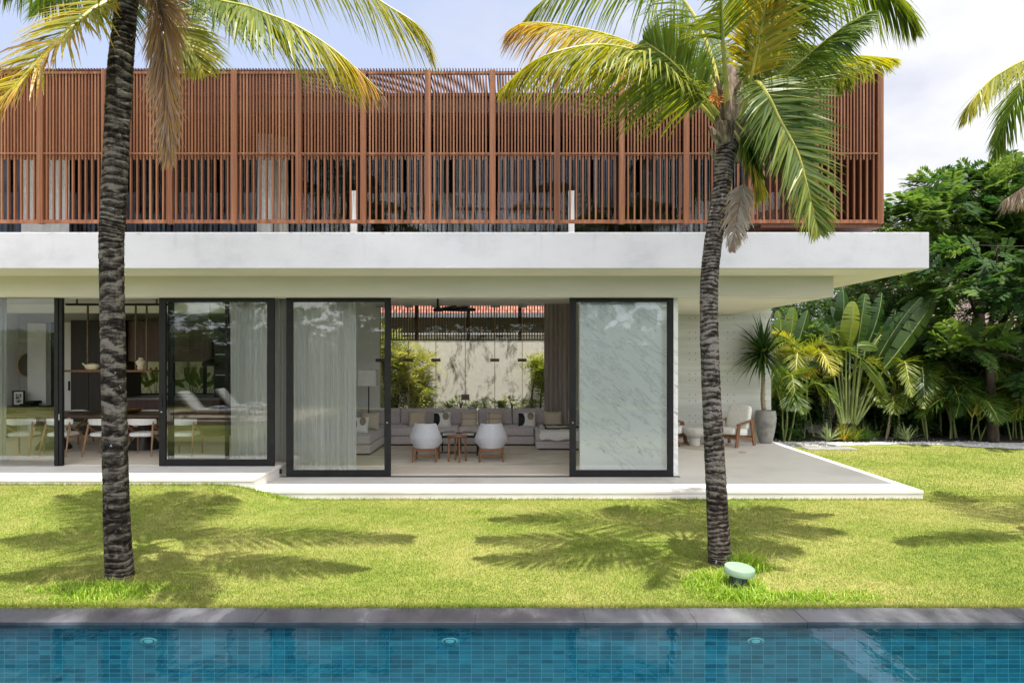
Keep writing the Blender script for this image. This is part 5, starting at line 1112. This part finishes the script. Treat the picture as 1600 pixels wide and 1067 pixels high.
# areca palms
def areca(px, D, py_base, label, nf, ht, L, tint, seed, spread=1.0, lean=0.0, stems=4, width=.034):
    g = np.random.default_rng(seed); base = at(px, py_base, D); base[2] = GZ+.02; t = thing('areca_palm', label, 'palm', base, 'areca palms in the planting bed'); sm = MB(); tops = []
    for k in range(stems):
        o = base + np.array((g.normal(0, .14), g.normal(0, .12), 0)); tp = o + np.array((g.normal(0, .12)+lean, g.normal(0, .10), ht*(.75+.4*g.random()))); sm.tube(catmull([o, (o+tp)/2+(g.normal(0, .04), 0, 0), tp], 8), np.linspace(.020, .014, 8), 7); tops.append(tp)
    sm.build('stem', greenstem_m, t, True); Q = []; T = []; rm = MB()
    for k in range(nf):
        tp = tops[k % stems]; a = 2*math.pi*(k/nf) + g.normal(0, .35); d = np.array((math.cos(a), math.sin(a)*.8, 0)); rr = spread*(.75+.5*g.random()); hz = .35+.4*g.random()
        path = catmull([tp, tp+d*rr*.25+(0,0,hz*.7), tp+d*rr*.65+(0,0,hz), tp+d*rr+(0,0,hz*.6), tp+d*rr*1.3+(0,0,.02)], 22); q, tt = leaflets(path, L*1.1, float(np.clip(tint+.09+g.normal(0, .09), 0, 1)), g, start=.2, n=44, droop=.55, width=width*.8, ang=(60, 25), seg=2, jit=.06); Q.append(q); T.append(tt); rm.tube(path, np.linspace(.014, .004, 22), 5)
    f = poly_mesh('fronds', np.concatenate(Q), np.concatenate(T), palm_m, t); rm.build('rachis', petiole_m, f, True); return t
areca(1232, 14.9, 694, 'areca palm close beside the concrete wall end', 12, .85, .42, .30, 1, .75, .05)
areca(1252, 15.6, 692, 'tall areca palm with yellowish fronds behind the dracaena pot', 12, 1.5, .46, .44, 2, .95)
areca(1290, 15.9, 690, 'areca palm with a few brown fronds beside the fan palm', 10, 1.6, .44, .50, 3, .8)
areca(1525, 15.1, 695, 'dark areca palm with arching fronds just left of the leaning tree foot', 16, .55, .5, .22, 11, 1.05)
areca(1470, 15.9, 691, 'tall dark areca palm between the agave and the leaning tree', 14, 1.25, .5, .20, 12, 1.0)
areca(1355, 15.9, 691, 'areca palm behind the right side of the fan palm', 12, .8, .44, .22, 13, .9)
areca(1620, 15.2, 696, 'low areca palm spilling over the gravel at the picture edge', 14, .5, .5, .24, 14, 1.0)
areca(1405, 15.6, 691, 'slim areca palm right of the fan palm', 10, 1.0, .42, .24, 4, .8)
areca(1450, 15.5, 691, 'dark areca palm between the agaves and the tree trunk', 12, .85, .46, .17, 5, .9)
areca(1495, 15.4, 691, 'arching areca palm left of the tree trunk with glossy fronds', 14, .8, .5, .20, 6, .95)
areca(1590, 15.4, 693, 'areca palm right of the tree trunk at the picture edge', 13, .9, .5, .18, 7, 1.0)
areca(1655, 15.6, 693, 'areca palm beyond the lawn corner at the far right', 12, .9, .5, .2, 8, 1.0)
areca(1430, 16.2, 690, 'tall areca palm standing against the wall below the brown roof', 11, 1.6, .46, .26, 9, .9)
areca(1560, 16.0, 690, 'tall areca palm in the shade behind the tree trunk', 12, 1.5, .5, .16, 10, 1.0)

# traveller's palm: fan of long stalks with paddle leaves
def paddle(base, tip, wid, g, hint=(0, -1, .2), bend=.15, tint=.35, tears=7, parent=None, name='leaf'):
    base = np.array(base); tip = np.array(tip); ax = tip-base; Lb = np.linalg.norm(ax); t = ax/Lb; h = np.array(hint, float); sd = nrm(np.cross(t, h)); nn = np.cross(sd, t); n = 22; Q = []; T = []
    s = np.linspace(0, 1, n+1); mid = base + ax*s[:, None] + nn*(bend*Lb*4*s*(1-s))[:, None]*.5 - np.array((0, 0, 1.))*(bend*.6*Lb*s**3)[:, None]; w = wid/2*np.sin(math.pi*np.clip(s*.93+.05, 0, 1))**.55
    torn = set(g.choice(np.arange(3, n-2), tears, replace=False).tolist())
    for sg in (-1, 1):
        drop = .25 if not tears else .3
        edge = mid + sg*sd*w[:, None] - nn*(w*drop)[:, None] 
        for i in range(n):
            a_, b_ = edge[i].copy(), edge[i+1].copy()
            if i in torn: b_ = b_*.55 + mid[i+1]*.45*0 + b_*.45 - t*.03*Lb
            Q.append([mid[i], a_, b_, mid[i+1]]); T.append(tint+g.normal(0, .02)+.03*sg)
    return np.array(Q), np.clip(np.array(T), 0, 1), mid
TP = thing('fan_palm', "broad traveller's palm with fanned pale stalks and paddle leaves", 'palm', (X_(1332, 15.2), 15.2, GZ+.02)); g = np.random.default_rng(9)
fan = [((1322,660),(1322,545),(1333,463),34,.62,0), ((1328,660),(1340,540),(1352,450),30,.36,.3), ((1333,660),(1352,545),(1378,448),30,.26,.35), ((1326,662),(1328,560),(1300,470),26,.24,.3), ((1318,662),(1308,560),(1290,500),26,.3,.2), ((1336,662),(1372,560),(1440,452),30,.33,.1), ((1338,662),(1382,575),(1462,452),34,.40,-.15),
       ((1330,660),(1340,540),(1372,541),20,.46,-.2), ((1334,660),(1345,562),(1390,620),20,.52,-.3), ((1316,662),(1300,570),(1245,560),24,.34,-.1), ((1314,664),(1295,600),(1312,625),18,.4,-.3), ((1330,662),(1352,600),(1352,500),24,.2,.5), ((1337,664),(1395,590),(1420,560),22,.3,.1), ((1320,662),(1312,520),(1316,440),28,.25,.4), ((1332,662),(1360,590),(1400,470),26,.22,.5)]
for (b0, b1, b2, wpx, tn, dy) in fan:
    D = 15.2+dy; A, B, C_ = at(*b0, 15.2), at(*b1, D), at(*b2, D+g.normal(0, .1)); 
    q, tt, mid = paddle(B, C_, wpx*D/F_PX*.88, g, (g.normal(0, .35), -1, .35), .16, tn, int(g.integers(2, 9)))
    o = poly_mesh('leaf', q, np.clip(tt-.15, 0, 1), palm_m, TP); m = MB(); m.tube(np.vstack([catmull([A, A*.5+B*.5+(0,0,.02), B], 10), mid[1:]]), np.concatenate([np.linspace(.032, .016, 10), np.linspace(.014, .004, len(mid)-1)]), 7); m.build('stalk', greenstem_m, o, True)
# banana plant against the wall end
BN = thing('banana_plant', 'banana plant with upright broad leaves beside the terrace wall end', 'plant', (X_(1228, 16), 16.0, GZ+.02))
for (b1, b2, wpx, tn) in (((1222,560),(1215,480),22,.34), ((1228,560),(1240,475),28,.36), ((1236,565),(1262,480),22,.18), ((1225,565),(1200,500),22,.3)):
    q, tt, mid = paddle(at(*b1, 16), at(*b2, 16), wpx*16/F_PX, g, (.2, -1, .3), .1, tn, 4); o = poly_mesh('leaf', q, tt, palm_m, BN); m = MB(); m.tube(np.vstack([[at(1228, 688, 16), at(1228, 620, 16)], mid]), np.concatenate([[.06, .05], np.linspace(.02, .004, len(mid))]), 8); m.build('stalk', greenstem_m, o, True)
# second dracaena in the bed and agaves
p = at(1391, 690, 15.3); t = thing('dracaena', 'thin stemmed dracaena tuft leaning in the bed before the wall', 'plant', (p[0], 15.3, GZ+.02)); tp = at(1400, 592, 15.3); m = MB(); m.tube(catmull([(p[0]-.1,15.3,GZ),(p[0],15.3,.5),(p[0]+.02,15.3,.8),tuple(tp)], 12), np.linspace(.022, .014, 12), 7); m.build('stem', stem_m, t, True); q, tt = strap_leaves(tp, 90, .5, .028, 7, .34, (-40, 80), 1.0); poly_mesh('leaves', q, tt, palm_m, t)
for px, py, D, lb, s in ((1294, 690, 15.0, 'pale striped agave at the foot of the fan palm', 1), (1416, 690, 15.0, 'grey green agave on the gravel edge right of the leaning stem', 2)):
    c = at(px, py, D); t = thing('agave', lb, 'plant', (c[0], D, GZ+.02), 'agaves on the gravel edge'); q, tt = strap_leaves((c[0], D, GZ+.05), 34, .40, .05, 30+s, .5, (8, 75), .5, 4, .06); poly_mesh('leaves', q, tt, leafmat('agave_leaf', [(0,(.16,.22,.10)), (.5,(.30,.36,.17)), (1,(.52,.54,.30))], .25), t)
for px, D, lb, s, tn in ((1335, 15.0, 'grassy clump under the stalks of the fan palm', 3, .34), (1352, 15.05, 'dark grassy clump right of the fan palm foot', 4, .2), (1318, 15.05, 'yellowing grassy clump left of the fan palm foot', 5, .6)):
    c = at(px, 690, D); t = poly_mesh('grass_clump', *strap_leaves((c[0], D, GZ+.02), 130, .42, .016, 40+s, tn, (20, 85), .8), palm_m); tag(t, lb, 'plant', 'grassy clumps under the fan palm')

# ---- rear garden behind the living room
def bush(px, py, D, rx, rz, n, tn, lb, seed, L=.26, base=.02, lw=.26):
    ce = W(px, py, D); return tree('rear_bush', lb, (ce[0], D, base), (ce[0], D, max(ce[2]-rz*.7, .15)), [(*ce, rx, .35, rz), (ce[0]+rx*.3, D-.1, ce[2]-rz*.45, rx*.7, .35, rz*.6), (ce[0]-rx*.3, D, ce[2]+rz*.35, rx*.6, .3, rz*.5)], n, L, seed, 4, tn, bush_m, 'bushes behind the rear glass', 'bush', .03, lw, .6)
bush(622, 590, 16.4, .42, .80, 420, .78, 'tall yellow green bush left behind the rear glass', 61)
bush(655, 585, 16.7, .40, .62, 380, .86, 'bright yellow bush between two rear glass panels', 62)
bush(600, 560, 16.6, .40, .9, 380, .62, 'bush beside the edge of the narrow glass door', 63)
bush(848, 580, 16.5, .26, .35, 170, .68, 'small rounded tree beside the dark curtain', 64)
bush(838, 570, 16.8, .20, .22, 90, .75, 'pale yellow twig bush left of the small rounded tree', 65)
for k, (px, r_) in enumerate(((700, .18), (720, .2), (757, .2), (780, .16), (800, .2), (830, .15))): bush(px, 634, 16.0+.1*(k % 3), r_*1.2, .13, 80, [.55,.4,.5,.45,.6,.35][k], 'low leafy plant behind the sofa, ' + ['by the second glass joint', 'beneath the glass lock', 'right of the glass lock', 'below the fourth glass joint', 'below the fifth glass joint', 'in front of the small rounded tree'][k], 70+k, .16)
for k, (px, lb) in enumerate(((205, 'leafy plant in the kitchen window behind the palm trunk'), (240, 'leafy plant in the middle of the kitchen window'), (297, 'bright leafy plant in the kitchen window seen through glass'), (318, 'drooping plant at the right end of the kitchen window'))):
    c = at(px, 622, 14.9); t = thing('window_plant', lb, 'plant', (c[0], 15.0, .75), 'plants in the kitchen window'); Q = []; T = []
    for j in range(6):
        a = R(40+100*j/5+g.normal(0, 8)); bt = np.array((c[0]+.25*math.cos(a), 15.0+g.normal(0, .05), 1.0+.2*math.sin(a))); q, tt, _ = paddle(bt, bt+np.array((.35*math.cos(a), g.normal(0, .08), .38*math.sin(a))), .12, g, (g.normal(0, .3), -1, .2), .15, .38, 2); Q.append(q); T.append(tt)
        Q.append(np.array([[(c[0]-.008,15,.75),(c[0]+.008,15,.75),bt+(.006,0,0),bt-(.006,0,0)]])); T.append(np.array([.3]))
    poly_mesh('leaves', np.concatenate(Q), np.concatenate(T), palm_m, t)
tag(b(-9.5, -5.2, 14.82, 15.18, .02, .76).build('planter', bowl_m, bevel=.004), 'long concrete planter outside the kitchen window', 'planter')

# ------------------------------------------------------------------ across the pool (seen mirrored in the glass)
m = MB()
for k in range(26): m.box(-13.5, -5.95, -2.6+.155*k, -2.6+.155*k+.15, GZ-.02, -.02)
tag(m.build('sun_deck', deck_m), kind='structure')
def lounger():
    r = thing('sun_lounger', 'x', 'sun lounger', (0, 0, 0), 'sun loungers on the deck across the pool')
    MB().box(-.1, 1.9, -.34, .34, .14, .20).build('frame', walnut_m, r, bevel=.005)
    for x in (0, 1.8):
        for y in (-.28, .28): MB().box(x-.03, x+.03, y-.03, y+.03, 0, .14).build('leg', walnut_m, r)
    MB().box(.52, 1.88, -.32, .32, .201, .29).build('mattress', cush_white, r, True, .03, 3); MB().bar((.52, 0, .25), (.05, 0, .78), .64, .09, (1, 0, 0)).build('backrest', cush_white, r, bevel=.03)
    return r
s0 = lounger(); s1 = copy_tree(s0); s0.location = (-9.5, .75, -.02); s1.location = (-9.1, -.85, -.02)
s0['label'] = 'grey sun lounger with folded towel on the deck edge across the pool'; s1['label'] = 'grey sun lounger on the deck behind the first one'
for o, lb in ((s0, 'folded blue striped towel on the nearer sun lounger'), (s1, 'folded blue striped towel on the farther sun lounger')): tag(b(o.location.x+.95, o.location.x+1.35, o.location.y-.2, o.location.y+.2, .272, .35).build('towel', towel_m, bevel=.02), lb, 'towel')
for k, (x, y, h, lb) in enumerate(((-10, -7.5, 4.6, 'round crowned tree behind the sun deck'), (-6.2, -8, 5.4, 'tall tree at the corner behind the pool'), (-2, -9, 4.4, 'broad tree facing the living room across the pool'), (2.5, -8.5, 4.8, 'leafy tree facing the marble wall across the pool'), (7.5, -9, 5.2, 'tree at the far pool end'), (-15, -9, 5.0, 'tree beyond the end of the sun deck'), (13, -9, 4.6, 'tree beyond the pool end wall'))):
    tree('garden_tree', lb, (x, y, GZ), (x+.2, y, h*.45), [(x, y, h*.62, 1.9, 1.5, 1.3), (x-1.2, y+.3, h*.5, 1.5, 1.2, 1.1), (x+1.3, y-.2, h*.52, 1.5, 1.2, 1.1), (x+.2, y, h*.85, 1.2, 1.1, .8), (x, y+.5, h*.25, 2.0, .8, .9)], 420, .6, 90+k, 4, .42, lw=.5, ll=.6, group='trees across the pool')

g = np.random.default_rng(77); t = thing('hedge', 'tall clipped dark hedge added across the pool to darken the glass reflections', 'hedge', (0, -6.2, GZ)); k = 5200  # added to block the bright lawn from the door reflections
bs = np.stack([g.uniform(-24, 20, k), -6.2 + g.choice([-1, 1], k)*g.uniform(.3, .55, k), GZ + 2.5*g.random(k)], 1); tp = g.random(k) < .2; bs[tp, 2] = GZ+2.4+.2*g.random(tp.sum()); bs[tp, 1] = -6.2+g.uniform(-.5, .5, tp.sum())
q, tt = sprays(bs, nrm(g.normal(size=(k, 3)) + np.array((0, 0, .4))), .5*(.7+.5*g.random(k)), 3, g, np.clip(.36+.12*g.standard_normal(k), 0, 1), .5, .6); poly_mesh('foliage', q, tt, tree_m, t)
m = MB(); m.box(-24, 20, -6.45, -5.95, GZ, GZ+2.3); m.build('twig_core', treebark_m, t)
